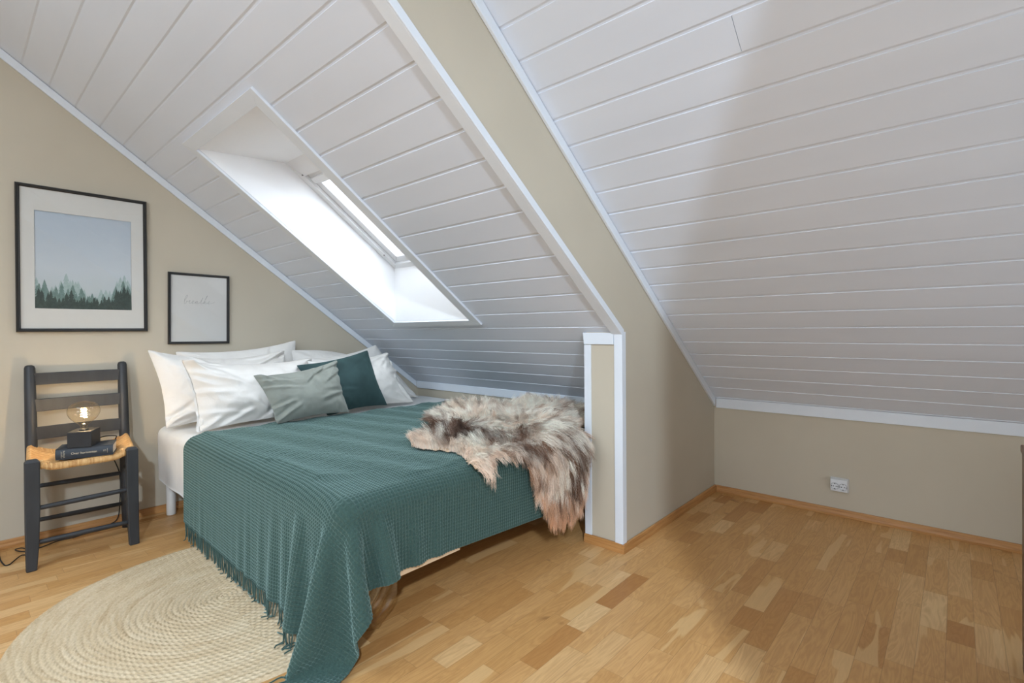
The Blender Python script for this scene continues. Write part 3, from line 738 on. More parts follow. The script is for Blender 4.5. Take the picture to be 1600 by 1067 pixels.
def build_bed():
    root = empty('bed', (-2.31, 1.63, 0)); tag(root, 'white double bed with a thick sheeted mattress in the sloped alcove', 'bed')
    O = Vector((-2.31, 1.63, 0))
    # mattress in a fitted sheet: rounded box with slight ripples
    def rbox(x0, x1, y0, y1, z0, z1, r, nx, ny, nz, amp, seed):
        pts = {}; V = []; F = []
        def vid(i, j, k):
            key = (i, j, k)
            if key not in pts:
                p = np.array([x0+(x1-x0)*i/nx, y0+(y1-y0)*j/ny, z0+(z1-z0)*k/nz])
                lo = np.array([x0+r, y0+r, z0-1]); hi = np.array([x1-r, y1-r, z1-r])
                c = np.clip(p, lo, hi); d = p-c; ln = np.linalg.norm(d)
                if ln > 1e-9: p = c+d/ln*r*min(1, 1)
                q = Vector(p*7)+Vector((seed, 0, 0))
                e = amp*mnoise.noise(q)+amp*.5*mnoise.noise(q*2.6)
                if ln > 1e-9: p = p+d/ln*e
                pts[key] = len(V); V.append(tuple(p))
            return pts[key]
        for a in range(nx):
            for b in range(ny):
                F.append((vid(a, b, 0), vid(a, b+1, 0), vid(a+1, b+1, 0), vid(a+1, b, 0)))
                F.append((vid(a, b, nz), vid(a+1, b, nz), vid(a+1, b+1, nz), vid(a, b+1, nz)))
        for a in range(nx):
            for c in range(nz):
                F.append((vid(a, 0, c), vid(a+1, 0, c), vid(a+1, 0, c+1), vid(a, 0, c+1)))
                F.append((vid(a, ny, c), vid(a, ny, c+1), vid(a+1, ny, c+1), vid(a+1, ny, c)))
        for b in range(ny):
            for c in range(nz):
                F.append((vid(0, b, c), vid(0, b, c+1), vid(0, b+1, c+1), vid(0, b+1, c)))
                F.append((vid(nx, b, c), vid(nx, b+1, c), vid(nx, b+1, c+1), vid(nx, b, c+1)))
        return V, F
    V, F = rbox(BX0, BX1, BY0, BY1, .205, BZ1, .055, 70, 60, 22, .003, 3)
    W = []
    for x, y, z in V:       # the sheet hangs lower towards the head and is drawn up at the foot
        if z < .42:
            k = min(1, max(0, (x+2.5)/.5)); k = k*k*(3-2*k)
            zl = .196+.060*k+(.014*math.exp(-(x-BX0)/.03))+.004*math.sin(x*17)
            z = .42-(.42-z)*(.42-zl)/(.42-.205)
            if y < BY0+.02: y -= .003*math.sin(x*9+1)*max(0, (.36-z)/.2)*(1-k)
        W.append((x, y, z))
    o = MB().add([tuple(Vector(p)-O) for p in W], F, 0, True).build('mattress', M['sheet'], root)
    mb = MB().box(BX0+.03, -1.45, BY0+.03, BY1-.03, .188, .258); mb.v = [tuple(Vector(p)-O) for p in mb.v]; mb.build('bed_base', M['base'], root, .006)
    for x in (-3.236, -1.50):
        for y in (.806, 2.46):
            mb = MB().tube([(x-O.x, y-O.y, 0), (x-O.x, y-O.y, .004), (x-O.x, y-O.y, .188)], [.021, .0225, .0225], 20); mb.build('leg', M['bedleg'], root)
    mb = MB().box(-1.362, -1.336, .80, 1.215, .212, .2565); mb.v = [tuple(Vector(p)-O) for p in mb.v]
    w = mb.build('end_rail', M['birch'], root, .002); w['label'] = 'pale wooden rail under the foot end'

def build_blanket():
    hx = hy = .02
    nx, ny = 84, 107
    gx = np.linspace(0, (nx-1)*hx, nx); gy = np.linspace(0, (ny-1)*hy, ny)
    G = np.stack(np.meshgrid(gx, gy, indexing='ij'), -1)
    # sheet laid out slightly skewed over the bed
    ox, oy = -2.765, .378
    sk = .05
    P = np.zeros((nx, ny, 3)); P[..., 0] = ox+G[..., 0]+sk*(G[..., 1]-.5); P[..., 1] = oy+G[..., 1]-.02*(G[..., 0]); P[..., 2] = BZ1+.012
    rng = np.random.default_rng(2); P[..., 2] += rng.random((nx, ny))*.002
    V = np.zeros_like(P)
    bt = grid_batches(P, hx, hy, 1., .30, .10)
    r = .055; gap = .0095
    lo = np.array([BX0+r, BY0+r, -1]); hi = np.array([BX1-r, BY1+.3, BZ1-r])
    dt = .012
    pin = (P[..., 0] < BX1-.07) & (P[..., 1] > BY0+.07) & (np.hypot(P[..., 0]-BX1, P[..., 1]-BY0) > .30)
    fx, fy = P[..., 0], P[..., 1]
    P[..., 2] += .004*np.sin(fy*19+fx*4)*np.sin(fx*3+1)+.003*np.sin(fy*33-fx*7)+.004
    pinned = P[pin].copy()
    wav = .5*np.sin(gx*21+.8)+.35*np.sin(gx*37+2)
    for step in range(520):
        Q = P.copy()
        V[..., 2] -= 5.0*dt
        # gentle sideways nudges seed the folds of the hanging sides
        if step < 140:
            side = (P[..., 1] < BY0) & (P[..., 2] < BZ1-.05)
            V[..., 1] += np.where(side, -.55*dt*(.35+wav[:, None]), 0)
            foot = (P[..., 0] > BX1+.0) & (P[..., 2] < BZ1-.05)
            V[..., 0] += np.where(foot, .5*dt*(.3+np.sin(gy*17+.5)[None, :]*.6), 0)
        V *= .985 if step < 420 else .94
        P += V*dt
        for it in range(13):
            relax(P, bt); P[pin] = pinned
        # bed
        c = np.clip(P, lo, hi); d = P-c; ln = np.sqrt((d*d).sum(-1))
        ins = ln < r+gap
        zero = ln < 1e-9
        push = np.where(ln[..., None] > 1e-9, d/np.maximum(ln, 1e-9)[..., None], np.array([0, 0, 1.]))
        P[ins] = (c+push*(r+gap))[ins]
        deep = zero; P[..., 2][deep] = BZ1+gap
        # floor / rug
        fl = .018; low = P[..., 2] < fl; P[..., 2][low] = fl
        P[pin] = pinned
        V = (P-Q)/dt
        V[ins] *= .55
        V[low] *= .3
    h = BZ1
    fu = 8
    U = upsample(P, fu, fu); N = normals(U)
    # waffle relief
    cell = .0120
    uu = np.arange(U.shape[0])*hx/fu; vv = np.arange(U.shape[1])*hy/fu
    a = np.abs(np.cos(np.pi*uu/cell))**2.2; b = np.abs(np.cos(np.pi*vv/cell))**2.2
    hgt = np.maximum(a[:, None]*.8, b[None, :])
    U = U+N*((hgt-.5)*.0050)[..., None]
    o = grid_mesh('waffle_blanket', U, M['waffle'])
    sol = o.modifiers.new('thickness', 'SOLIDIFY'); sol.thickness = .003; sol.offset = -1
    tag(o, 'teal waffle-weave blanket with a fringed edge draped over the bed', 'blanket')
    # fringe: twisted tassels on the long hem that hangs along the bed side
    mb = MB(); rnd = random.Random(4)
    edge = P[:, 0]; prev = P[:, 1]
    T = np.arange(1, nx-1, .62)
    for t in T:
        i = min(int(t), nx-2); f = t-i
        e = edge[i]*(1-f)+edge[i+1]*f; dn = e-(prev[i]*(1-f)+prev[i+1]*f); dn /= np.linalg.norm(dn)+1e-9
        L = rnd.uniform(.066, .088); nseg = 7; p = e-dn*.004; pts = [tuple(p)]; dr = dn.copy()
        sway = np.array([rnd.gauss(0, .28), rnd.gauss(0, .16), 0])
        for k in range(nseg):
            dr = dr*.55+np.array([0, 0, -1.])*.5+sway*.22; 
            if p[2] < .024: dr[2] = max(dr[2], -.05); dr[1] -= .12; dr[0] += rnd.gauss(0, .4)
            dr /= np.linalg.norm(dr); p = p+dr*L/nseg; p[2] = max(p[2], .016); pts.append(tuple(p))
        mb.tube(pts, [.0026, .0024, .0022, .0022, .0022, .0023, .0024, .0020], 6)
    fr = mb.build('fringe', M['waffle'], o)
    fr['label'] = 'twisted fringe along the hem'
    return P

def build_plastic():
    # clear film left hanging from the rail to the floor under the blanket corner
    n, m = 26, 34
    a, b = np.meshgrid(np.linspace(0, 1, n), np.linspace(0, 1, m), indexing='ij')
    top = np.stack([-1.372-.02*a, .865+.135*a, .212+0*a], -1); bot = np.stack([-1.50+.05*a, .815+.165*a-.03*a*a, .0035+0*a], -1)
    t = b[..., None]; P = top*(1-t)+bot*t
    P[..., 0] += .030*np.sin(np.pi*b)*(1-.4*a)+.006*np.sin(a*17+b*9)*b*(1-b)*4
    P[..., 1] += .012*np.sin(b*7+a*4)*b*(1-b)*2
    P[..., 2] = np.maximum(P[..., 2]+.004*np.sin(a*23-b*6)*b*(1-b)*4, .0025)
    t_ = NT('clear_plastic_film'); t_.thin_glass((.93, .90, .84, 1), .06, .10)
    o = grid_mesh('plastic_film', P, t_.m)
    sd = o.modifiers.new('thickness', 'SOLIDIFY'); sd.thickness = .0006
    tag(o, 'clear plastic film hanging under the bed corner beside the blanket flap', 'plastic film')

# ------------------------------------------------------------------ pillows
def inflate(n, m, w, h, pressure, steps=150, kshear=.35, seed=1):
    hx, hy = w/(n-1), h/(m-1)
    gx, gy = np.meshgrid(np.linspace(-w/2, w/2, n), np.linspace(-h/2, h/2, m), indexing='ij')
    rng = np.random.default_rng(seed)
    A = np.stack([gx, gy, .004+rng.random((n, m))*.002], -1); B = np.stack([gx, gy, -.004-rng.random((n, m))*.002], -1)
    VA = np.zeros_like(A); VB = np.zeros_like(B)
    ba, bb = grid_batches(A, hx, hy, 1, kshear, .12), grid_batches(B, hx, hy, 1, kshear, .12)
    rim = np.zeros((n, m), bool); rim[0] = rim[-1] = True; rim[:, 0] = rim[:, -1] = True
    dt = .016
    for s in range(steps):
        QA, QB = A.copy(), B.copy()
        VA += normals(A)*pressure*dt; VB -= normals(B)*pressure*dt
        VA *= .93; VB *= .93
        A += VA*dt; B += VB*dt
        for it in range(8):
            relax(A, ba); relax(B, bb)
            mid = (A+B)/2; A[rim] = mid[rim]; B[rim] = mid[rim]
        VA = (A-QA)/dt; VB = (B-QB)/dt
    return A, B
INF = {}
def pillow(name, quad, mat, label, cat, group, size, thick, front=.62, pressure=9., seed=1, sag=0, flange=0, wrinkle=.006, bulge=(0, 0), wscale=6, square=.5, folds=9, fold=.010):
    """quad: bottom-left, bottom-right, top-right, top-left corners; the front side faces the room (+X)."""
    key = (size, pressure, seed)
    if key not in INF: INF[key] = inflate(44, 36, size[0], size[1], pressure, seed=seed)
    A, B = INF[key]
    n, m = A.shape[:2]
    gu, gv = np.meshgrid(np.linspace(0, 1, n), np.linspace(0, 1, m), indexing='ij')
    cx = (A[-1, 0, 0]-A[0, 0, 0])/2; cyy = (A[0, -1, 1]-A[0, 0, 1])/2
    tz = max(A[..., 2].max(), 1e-4)
    bl, br, tr, tl = [np.array(q, float) for q in quad]
    nq = np.cross(br-bl, tl-bl); nq /= np.linalg.norm(nq)
    if nq[0] < 0: nq = -nq
    def place(G, sgn):
        u = (G[..., 0]/cx*.5+.5)*(1-square)+gu*square; v = (G[..., 1]/cyy*.5+.5)*(1-square)+gv*square; w = np.abs(G[..., 2])/tz
        U, Vv = u[..., None], v[..., None]
        p = bl*(1-U)*(1-Vv)+br*U*(1-Vv)+tr*U*Vv+tl*(1-U)*Vv
        w = w*(1+bulge[0]*(v-.5)+bulge[1]*(u-.5))
        t = thick*(front if sgn > 0 else 1-front)
        off = (w*t)[..., None]*nq*sgn
        p = p+off
        p[..., 2] -= sag*np.sin(np.pi*np.clip(u, 0, 1))*np.clip(v, 0, 1)**2
        # creases
        rim = np.minimum(np.minimum(u, 1-u), np.minimum(v, 1-v))
        env = np.clip(rim/.12, 0, 1)
        W = np.zeros(u.shape)
        for i in range(n):
            for j in range(m):
                q = Vector((u[i, j]*wscale*1.1+seed*7.3, v[i, j]*wscale*.9, seed*1.7+(0 if sgn > 0 else 5)))
                q2 = Vector((q.x*1.0+q.y*.45, q.y*.55-q.x*.25, q.z))
                W[i, j] = (abs(mnoise.noise(q2))*-1.6+.35)+.5*mnoise.noise(q*2.3)
        p = p+(W*env*wrinkle)[..., None]*nq*sgn
        # long soft folds running in from the corners and seams
        fr = random.Random(seed*31+(1 if sgn > 0 else 2)); Fd = np.zeros(u.shape); asp = size[0]/size[1]
        for k in range(folds):
            if k % 2 == 0: a0, b0 = fr.choice(((0, 0), (1, 0), (1, 1), (0, 1), (0, 1), (1, 1))); a0 += fr.uniform(-.02, .02)
            else: a0, b0 = fr.choice(((fr.random(), 0), (fr.random(), 1), (0, fr.random()), (1, fr.random())))
            ang = math.atan2(.5-b0+fr.uniform(-.35, .35), (.5-a0)*asp+fr.uniform(-.45, .45)); Lf = fr.uniform(.22, .62); wd = fr.uniform(.016, .034)
            du, dv = (u-a0)*asp, v-b0; al = du*math.cos(ang)+dv*math.sin(ang); ac = -du*math.sin(ang)+dv*math.cos(ang)+.10*(al-.1)**2*fr.uniform(-1, 1)
            prof = np.exp(-(ac/wd)**2)-.75*np.exp(-((ac-1.8*wd)/(1.3*wd))**2)
            Fd += prof*np.clip(al/.05, 0, 1)*np.clip((Lf-al)/.18, 0, 1)*fr.uniform(.5, 1)
        p = p+(Fd*np.clip(rim/.03, 0, 1)*fold)[..., None]*nq*sgn
        return p
    PA, PB = place(A, 1), place(B, -1)
    # weld the two sheets into one shell
    V = PA.reshape(-1, 3); idA = np.arange(n*m).reshape(n, m); idB = np.full((n, m), -1)
    rim = np.zeros((n, m), bool); rim[0] = rim[-1] = True; rim[:, 0] = rim[:, -1] = True
    idB[rim] = idA[rim]; inner = ~rim; idB[inner] = n*m+np.arange(inner.sum())
    V = np.vstack([V, PB[inner]])
    def faces(I, flip):
        F = np.stack([I[:-1, :-1], I[1:, :-1], I[1:, 1:], I[:-1, 1:]], -1).reshape(-1, 4); return F[:, ::-1] if flip else F
    F = np.vstack([faces(idA, False), faces(idB, True)])
    if flange:
        # flat hem running round the seam
        ringi = [idA[i, 0] for i in range(n)]+[idA[-1, j] for j in range(1, m)]+[idA[i, -1] for i in range(n-2, -1, -1)]+[idA[0, j] for j in range(m-2, 0, -1)]
        c = V[ringi].mean(0); base = len(V); R = V[ringi]
        d = R-c; d /= np.linalg.norm(d, axis=1, keepdims=True)
        wv = np.array([.8+.12*math.sin(k*.5+seed)+.25*math.sin(k*.21) for k in range(len(ringi))])
        onleft = np.zeros(len(ringi)); onleft[-(m-2):] = 1; onleft[0] = .6; onleft[-(m-1)] = .6; wv = wv*onleft+.02
        nv = R+d*(flange*wv)[:, None]+nq*(onleft*.003*np.sin(np.arange(len(ringi))*.35+seed))[:, None]
        nv2 = nv+nq*.0012
        V = np.vstack([V, nv]); k = len(ringi)
        Ff = np.array([[ringi[i], ringi[(i+1) % k], base+(i+1) % k, base+i] for i in range(k)])
        F = np.vstack([F, Ff])
    # stay above the mattress, in front of the gable, below the slope
    V[:, 2] = np.maximum(V[:, 2], BZ1+.004+(.020 if cat == 'cushion' else 0))
    V[:, 0] = np.maximum(V[:, 0], XL+.006)
    lim = ZL+SL*(KL-V[:, 1])-.012
    V[:, 2] = np.minimum(V[:, 2], lim)
    o = np_mesh(name, V, F, mat)
    sub = o.modifiers.new('smooth', 'SUBSURF'); sub.levels = 1; sub.render_levels = 2
    tag(o, label, cat, group)
    return o

def build_pillows():
    g = 'white pillows against the gable wall'
    S1 = (.70, .50)
    pillow('pillow', [(-3.215, .86, .50), (-3.215, 1.54, .50), (-3.255, 1.525, .942), (-3.265, .84, .90)], M['cotton'],
           'white pillow standing behind the others, its pointed corner rising above the left pair', 'pillow', g, S1, .11, .7, 8, 2, sag=.01)
    pillow('pillow', [(-3.20, 1.50, .50), (-3.16, 2.10, .50), (-3.215, 1.93, .815), (-3.245, 1.46, .885)], M['cotton'],
           'white pillow with a rounded top against the gable, behind the teal cushion', 'pillow', g, S1, .13, .7, 8, 3, sag=-.045)
    pillow('pillow', [(-3.06, .735, .505), (-3.04, 1.41, .505), (-3.14, 1.40, .885), (-3.165, .688, .918)], M['cotton'],
           'large white pillow at the near end of the row, closest to the chair', 'pillow', g, S1, .17, .72, 8, 1, sag=.035, wrinkle=.013, folds=18, fold=.024)
    pillow('pillow', [(-3.00, 1.62, .505), (-3.02, 2.335, .500), (-3.10, 2.03, .902), (-3.09, 1.52, .83)], M['cotton'],
           'white pillow touching the sloped ceiling at the far end of the row', 'pillow', g, S1, .14, .72, 8, 4, sag=.0)
    pillow('pillow', [(-2.86, .835, .500), (-2.83, 1.45, .505), (-2.965, 1.485, .835), (-2.965, .795, .862)], M['cotton'],
           'white pillow in front of the row, left of the sage cushion', 'pillow', g, S1, .19, .75, 8, 5, sag=.012, flange=.016, wrinkle=.013, folds=20, fold=.024)
    pillow('pillow', [(-2.80, 1.50, .505), (-2.80, 2.125, .503), (-2.865, 1.965, .857), (-2.905, 1.42, .83)], M['cotton'],
           'white pillow right of the teal cushion, nearest to the knee wall', 'pillow', g, S1, .12, .72, 8, 6, sag=.012, wrinkle=.012, folds=16, fold=.020)
    pillow('cushion', [(-2.725, 1.44, .512), (-2.735, 1.862, .512), (-2.845, 1.812, .872), (-2.85, 1.335, .818)], M['teal'],
           'dark teal velvet cushion partly behind the sage one', 'cushion', 'velvet cushions on the bed', (.48, .48), .13, .7, 10, 8, sag=-.004, wrinkle=.003, square=.35, folds=6, fold=.006)
    pillow('cushion', [(-2.685, 1.135, .518), (-2.665, 1.552, .512), (-2.765, 1.552, .823), (-2.775, 1.068, .783)], M['sage'],
           'sage green velvet cushion at the front of the pillows', 'cushion', 'velvet cushions on the bed', (.50, .40), .12, .72, 10, 9, sag=.010, wrinkle=.005, square=.35, folds=20, fold=.016)

# ------------------------------------------------------------------ rug and sheepskin
def build_rug():
    cx, cy, R = -2.062, .672, .585
    nr, nt = 200, 1400
    r = np.linspace(.0005, R, nr); th = np.linspace(0, 2*np.pi, nt, endpoint=False)
    Tt, Rr = np.meshgrid(th, r, indexing='ij')
    pitch = .0172
    coil = Rr/pitch-Tt/(2*np.pi); ph = coil-np.floor(coil); k = np.floor(coil)
    arc = Tt*Rr
    dome = np.sqrt(np.clip(1-(2*ph-1)**2, 0, 1))
    strand = np.sin(2*np.pi*(arc/.021+np.where(ph < .5, ph, -ph)*1.1+k*.37))
    z = .0045+.0060*dome**.6+.0016*strand*dome
    rng = np.random.default_rng(9); tn = rng.random((400, 64))
    seg = (np.floor(arc/.045).astype(int)+k.astype(int)*17) % 64
    tone = .6*tn[(k.astype(int) % 400), seg]+.4*rng.random(400)[k.astype(int) % 400]
    edge = R-.004*np.sin(Tt*40)*0
    wob = 1+.008*np.sin(3*Tt+1)+.005*np.sin(7*Tt)
    fall = np.clip((R-Rr)/.006, 0, 1); z = z*np.sqrt(fall)
    P = np.stack([Rr*np.cos(Tt)*wob, Rr*np.sin(Tt)*wob, z+.0006], -1)
    o = grid_mesh('jute_rug', P, M['jute'], closed_u=True, attr=tone, attr_name='braid')
    o.location = (cx, cy, 0)
    tag(o, 'round braided natural jute rug half under the bed', 'rug')

def build_sheepskin():
    zt = BZ1+.022; xe = -1.352; rr = .055
    def place(a, b, lift=0):
        # unfolded coordinates: a runs along the bed and over its foot edge, b runs across the bed
        a = np.asarray(a, float); b = np.asarray(b, float)
        s = a-xe; arc = rr*math.pi/2
        th = np.clip(s/rr, 0, math.pi/2)
        x = np.where(s < 0, a, xe+rr*np.sin(th)); z = np.where(s < 0, zt, zt-rr*(1-np.cos(th)))
        z = np.where(s > arc, z-(s-arc), z)
        nx = np.sin(th); nz = np.cos(th)
        P = np.stack([x, b, z], -1); N = np.stack([nx, np.zeros_like(nx), nz], -1); T = np.stack([nz, np.zeros_like(nx), -nx], -1)
        return P+N*lift[..., None] if not np.isscalar(lift) else P+N*lift, N, T
    out = np.array([(-2.07, 1.68), (-1.99, 1.645), (-1.92, 1.61), (-1.83, 1.60), (-1.82, 1.50), (-1.755, 1.385), (-1.685, 1.275), (-1.58, 1.295), (-1.48, 1.325), (-1.38, 1.29), (-1.33, 1.255), (-1.285, 1.255),
                    (-1.28, 1.32), (-1.31, 1.37), (-1.29, 1.50), (-1.235, 1.545), (-1.12, 1.60), (-1.03, 1.66), (-1.005, 1.76), (-1.035, 1.89), (-1.15, 1.95), (-1.27, 1.965), (-1.36, 2.0),
                    (-1.37, 2.2), (-1.42, 2.36), (-1.62, 2.42), (-1.85, 2.40), (-2.02, 2.30), (-2.12, 2.12), (-2.20, 1.92), (-2.16, 1.80)])
    out[:, 0] -= .015
    # smooth outline
    k = len(out); T = np.linspace(0, k, k*6, endpoint=False); i = T.astype(int); f = (T-i)[:, None]
    p0, p1, p2, p3 = out[(i-1) % k], out[i % k], out[(i+1) % k], out[(i+2) % k]
    ol = .5*((2*p1)+(-p0+p2)*f+(2*p0-5*p1+4*p2-p3)*f**2+(-p0+3*p1-3*p2+p3)*f**3)
    def inside(pts):
        x, y = pts[:, 0], pts[:, 1]; c = np.zeros(len(pts), bool); n = len(ol)
        for q in range(n):
            x1, y1 = ol[q]; x2, y2 = ol[(q+1) % n]
            cond = ((y1 > y) != (y2 > y)) & (x < (x2-x1)*(y-y1)/(y2-y1+1e-12)+x1); c ^= cond
        return c
    def dist(pts):
        d = np.full(len(pts), 9.); 
        for q in range(0, len(ol)): d = np.minimum(d, np.hypot(pts[:, 0]-ol[q, 0], pts[:, 1]-ol[q, 1]))
        return d
    def lift(pts):
        d = dist(pts)
        bump = .020*np.sin(pts[:, 0]*7+1.2)*np.sin(pts[:, 1]*6.2)+.012*np.sin(pts[:, 0]*15)*np.sin(pts[:, 1]*13+1)
        return .004+np.clip(d/.16, 0, 1)*(.022+np.clip(bump, -.015, .03))
    # hide: grid clipped to the outline, plus a skirt to the surface underneath
    st = .018
    ga = np.arange(-2.26, -.96, st); gb = np.arange(1.16, 2.50, st)
    A, B = np.meshgrid(ga, gb, indexing='ij'); pts = np.stack([A.ravel(), B.ravel()], -1)
    ins = inside(pts).reshape(A.shape)
    cell = ins[:-1, :-1] & ins[1:, :-1] & ins[1:, 1:] & ins[:-1, 1:]
    idx = np.arange(A.size).reshape(A.shape)
    F = np.stack([idx[:-1, :-1][cell], idx[1:, :-1][cell], idx[1:, 1:][cell], idx[:-1, 1:][cell]], -1)
    used = np.unique(F); remap = np.full(A.size, -1); remap[used] = np.arange(len(used))
    Pp, N, T = place(pts[used, 0], pts[used, 1], lift(pts[used]))
    hide = np_mesh('sheepskin', Pp, remap[F], M['hide'])
    so = hide.modifiers.new('thickness', 'SOLIDIFY'); so.thickness = .003; so.offset = -1
    tag(hide, 'long-haired cream and brown sheepskin thrown over the foot end of the bed', 'sheepskin')
    # fleece
    rng = np.random.default_rng(12)
    cand = np.stack([rng.uniform(-2.24, -.98, 9000), rng.uniform(1.18, 2.46, 9000)], -1)
    cand = cand[inside(cand)][:3000]
    per = 30
    nG = len(cand)
    g = np.repeat(np.arange(nG), per)
    root = cand[g]+rng.normal(0, .011, (nG*per, 2))
    ok = inside(root); root = root[ok]; g = g[ok]; nH = len(root)
    def fbm(p, sc, seed):
        return np.array([mnoise.fractal(Vector((a*sc+seed, b*sc, seed*.37)), 1.0, 2.0, 3) for a, b in p])
    # flow: outward from a ridge along the skin, down where it hangs
    cen = np.array([-1.66, 1.90])
    fl = cand-cen; fl = fl/(np.linalg.norm(fl, axis=1, keepdims=True)+1e-6)
    hang = np.clip((cand[:, 0]+1.40)/.12, 0, 1)
    swirl = np.stack([fbm(cand, 5, 3.1), fbm(cand, 5, 8.7)], -1)
    fl = fl*.75+swirl*1.2; fl = fl*(1-hang[:, None])+np.array([1., 0])*hang[:, None]*1.0+swirl*.35*hang[:, None]
    dG = dist(cand)
    lenG = (.064+.026*rng.random(nG))*(.8+.35*np.clip(dG/.12, 0, 1))
    lenG = np.where(hang > .5, lenG*1.05, lenG)
    up = .62-.34*hang+.12*rng.normal(size=nG)
    P0, N0, T0 = place(cand[:, 0], cand[:, 1], lift(cand))
    Yv = np.array([0, 1., 0])
    dirG = N0*up[:, None]+T0*fl[:, :1]*.8+Yv*fl[:, 1:]*.8
    dirG /= np.linalg.norm(dirG, axis=1, keepdims=True)
    dn = np.array([0, 0, -1.])
    tipG = P0+dirG*lenG[:, None]
    R0, Nh, Th = place(root[:, 0], root[:, 1], lift(root))
    K = 8; t = np.linspace(0, 1, K)
    L = lenG[g]*rng.uniform(.75, 1.12, nH)
    d0 = Nh*.8+dirG[g]*.55; d0 /= np.linalg.norm(d0, axis=1, keepdims=True)
    tip = R0*.35+P0[g]*.65+(tipG[g]-P0[g])*(L/lenG[g])[:, None]+rng.normal(0, .0045, (nH, 3))
    ctrl = R0+d0*(L*.55)[:, None]
    pts3 = ((1-t)**2)[None, :, None]*R0[:, None]+(2*t*(1-t))[None, :, None]*ctrl[:, None]+(t**2)[None, :, None]*tip[:, None]
    hangh = hang[g]
    pts3[..., 2] -= (t**2)[None, :]*(.010+.012*hangh)[:, None]
    # crimp shared by a lock
    ph = rng.random(nG)*6.28; fq = 9+3*rng.random(nG)
    cr = np.sin(t[None]*fq[g][:, None]+ph[g][:, None])*(t*.0065)[None]
    side = np.cross(dirG, np.array([.3, .2, 1.])); side /= np.linalg.norm(side, axis=1, keepdims=True)
    pts3 += cr[..., None]*side[g][:, None]
    # stay out of bed, knee wall and pier
    top = (pts3[..., 0] < BX1+.01); pts3[..., 2] = np.where(top, np.maximum(pts3[..., 2], BZ1+.0105), pts3[..., 2])
    pts3[..., 0] = np.where(~top & (pts3[..., 2] < BZ1-.02), np.maximum(pts3[..., 0], BX1+.018), pts3[..., 0])
    pts3[..., 1] = np.minimum(pts3[..., 1], KL-.02)
    beyond = pts3[..., 0] > XP-PW-.02; pts3[..., 1] = np.where(beyond, np.minimum(pts3[..., 1], YE-.014), pts3[..., 1])
    # colour: cream ground, brown smoky patches with dark tips, tan towards the hanging end
    nA = fbm(cand, 4.2, 21.); nB = fbm(cand, 9.5, 5.); nC = rng.normal(size=nG)
    band = np.exp(-((cand[:, 1]-1.56-.10*np.sin(cand[:, 0]*5))/.12)**2)*(cand[:, 0] < -1.3)
    band2 = np.exp(-((cand[:, 1]-1.80)/.10)**2)*np.exp(-((cand[:, 0]+1.27)/.14)**2)
    band3 = np.exp(-((cand[:, 1]-2.28)/.14)**2)*.9
    br = np.clip(.9*nA+.7*nB+1.25*band+1.4*band2+.7*band3-.28+.40*nC, 0, 1)
    hg = np.clip((cand[:, 0]+1.36)/.32, 0, 1)
    cream = np.array(lin((1., .97, .91))); tan = np.array(lin((.90, .64, .43))); brown = np.array(lin((.47, .29, .19))); dark = np.array(lin((.25, .15, .10)))
    tanm = np.clip(.16+.85*hg+.45*nB+.22*nC, 0, 1)[:, None]
    edgem = np.clip(1-dG/.05, 0, 1)[:, None]*.35
    rootc = cream*(1-tanm*.75)+tan*tanm*.75
    rootc = rootc*(1-edgem)+tan*edgem
    midc = rootc*(1-.75*br[:, None])+brown*.75*br[:, None]
    tipc = rootc*(1-br[:, None])+dark*br[:, None]
    tipc = tipc*.45+np.where(rng.random((nG, 1)) < .22, brown*.8, tipc)*.55
    jit = rng.uniform(.88, 1.10, (nH, 1))
    C = np.zeros((nH, K, 4)); C[..., 3] = 1
    for q in range(K):
        f = t[q]
        if f < .45: c = rootc[g]*(1-f/.45)+midc[g]*(f/.45)
        else: c = midc[g]*(1-(f-.45)/.55)+tipc[g]*((f-.45)/.55)
        C[:, q, :3] = np.clip(c*jit, 0, 1)
    hc = bpy.data.hair_curves.new('fleece'); hc.add_curves([K]*nH)
    hc.attributes['position'].data.foreach_set('vector', pts3.astype(np.float32).ravel())
    ra = hc.attributes.get('radius') or hc.attributes.new('radius', 'FLOAT', 'POINT')
    rad = (.00050*(1-.7*t**2))[None].repeat(nH, 0); ra.data.foreach_set('value', rad.astype(np.float32).ravel())
    ca = hc.attributes.new('wool', 'FLOAT_COLOR', 'POINT'); ca.data.foreach_set('color', C.astype(np.float32).ravel())
    hc.materials.append(M['wool'])
    o = bpy.data.objects.new('fleece', hc); COL.objects.link(o); o.parent = hide

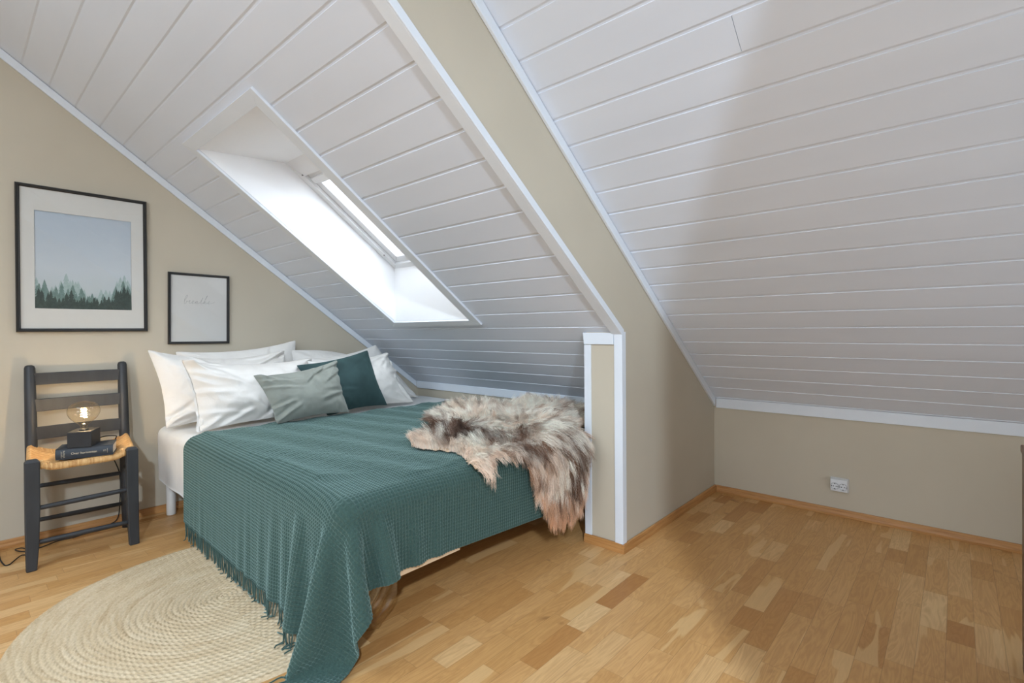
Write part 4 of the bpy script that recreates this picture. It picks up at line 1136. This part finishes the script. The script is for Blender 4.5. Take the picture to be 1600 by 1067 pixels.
# ------------------------------------------------------------------ light and camera
BULB_W = 2.0
def area(name, loc, target, sx, sy, w, col=(1, 1, 1)):
    l = bpy.data.lights.new(name, 'AREA'); l.shape = 'RECTANGLE'; l.size = sx; l.size_y = sy; l.energy = w; l.color = col
    o = bpy.data.objects.new(name, l); COL.objects.link(o); o.location = loc
    d = Vector(target)-Vector(loc); o.rotation_euler = d.to_track_quat('-Z', 'Y').to_euler(); return o
def build_light():
    w = bpy.data.worlds.new('sky'); S.world = w; w.use_nodes = True; nt = w.node_tree
    bg = nt.nodes['Background']; bg.inputs[0].default_value = (.84, .92, 1, 1); bg.inputs[1].default_value = 6.0
    # soft fill added at the unseen rear opening
    area('rear_fill_light', (-.2, YB+.02, 1.45), (-.4, 0, 1.2), 1.8, 1.15, 8, (.68, .84, 1))
    # added overhead fill, stands in for light bounced off the flat ceiling
    area('overhead_fill_light', (-1.75, -.70, ZF-.02), (-1.85, -.45, 0), 1.9, 1.1, 40, (.72, .86, 1))
    # ceiling lamp behind the camera
    l = bpy.data.lights.new('ceiling_spot', 'SPOT'); l.energy = 400; l.shadow_soft_size = .055; l.color = (.70, .84, 1); l.spot_size = math.radians(78); l.spot_blend = 1
    o = bpy.data.objects.new('ceiling_spot', l); COL.objects.link(o); o.location = (1.45, -1.10, 2.36)
    o.rotation_euler = (Vector((-.95, 1.20, 0))-o.location).to_track_quat('-Z', 'Y').to_euler()
    # low side fill, added and aimed up to brighten the main ceiling
    area('side_fill_light', (XR-.03, 1.45, .55), (.2, 1.5, 1.9), 1.2, .8, 22, (.72, .86, 1))

def build_camera():
    c = bpy.data.cameras.new('camera'); o = bpy.data.objects.new('camera', c); COL.objects.link(o)
    r = Vector((0.7475068582, 0.6642194803, -0.0067807764)); d = Vector((-0.0016562068, -0.0083443880, -0.9999638134)); f = Vector((-0.6642520259, 0.7474910389, -0.0051374024))
    m = Matrix((( r.x, -d.x, -f.x, 0), (r.y, -d.y, -f.y, 0), (r.z, -d.z, -f.z, 1.0), (0, 0, 0, 1)))
    o.matrix_world = m; c.sensor_width = 36; c.sensor_fit = 'HORIZONTAL'; c.lens = 782.068/1600*36
    c.shift_y = (519.995-533.5)/1600; c.clip_start = .02; S.camera = o

build_materials()
build_room()
build_pictures()
build_outlet()
build_cabinet()
build_chair()
build_book_lamp()
build_bed()
build_blanket()
build_plastic()
build_pillows()
build_rug()
build_sheepskin()
build_light()
build_camera()
S.view_settings.view_transform = 'Standard'; S.view_settings.look = 'None'; S.view_settings.gamma = 1; S.view_settings.use_curve_mapping = False
S.view_settings.exposure = 0.25
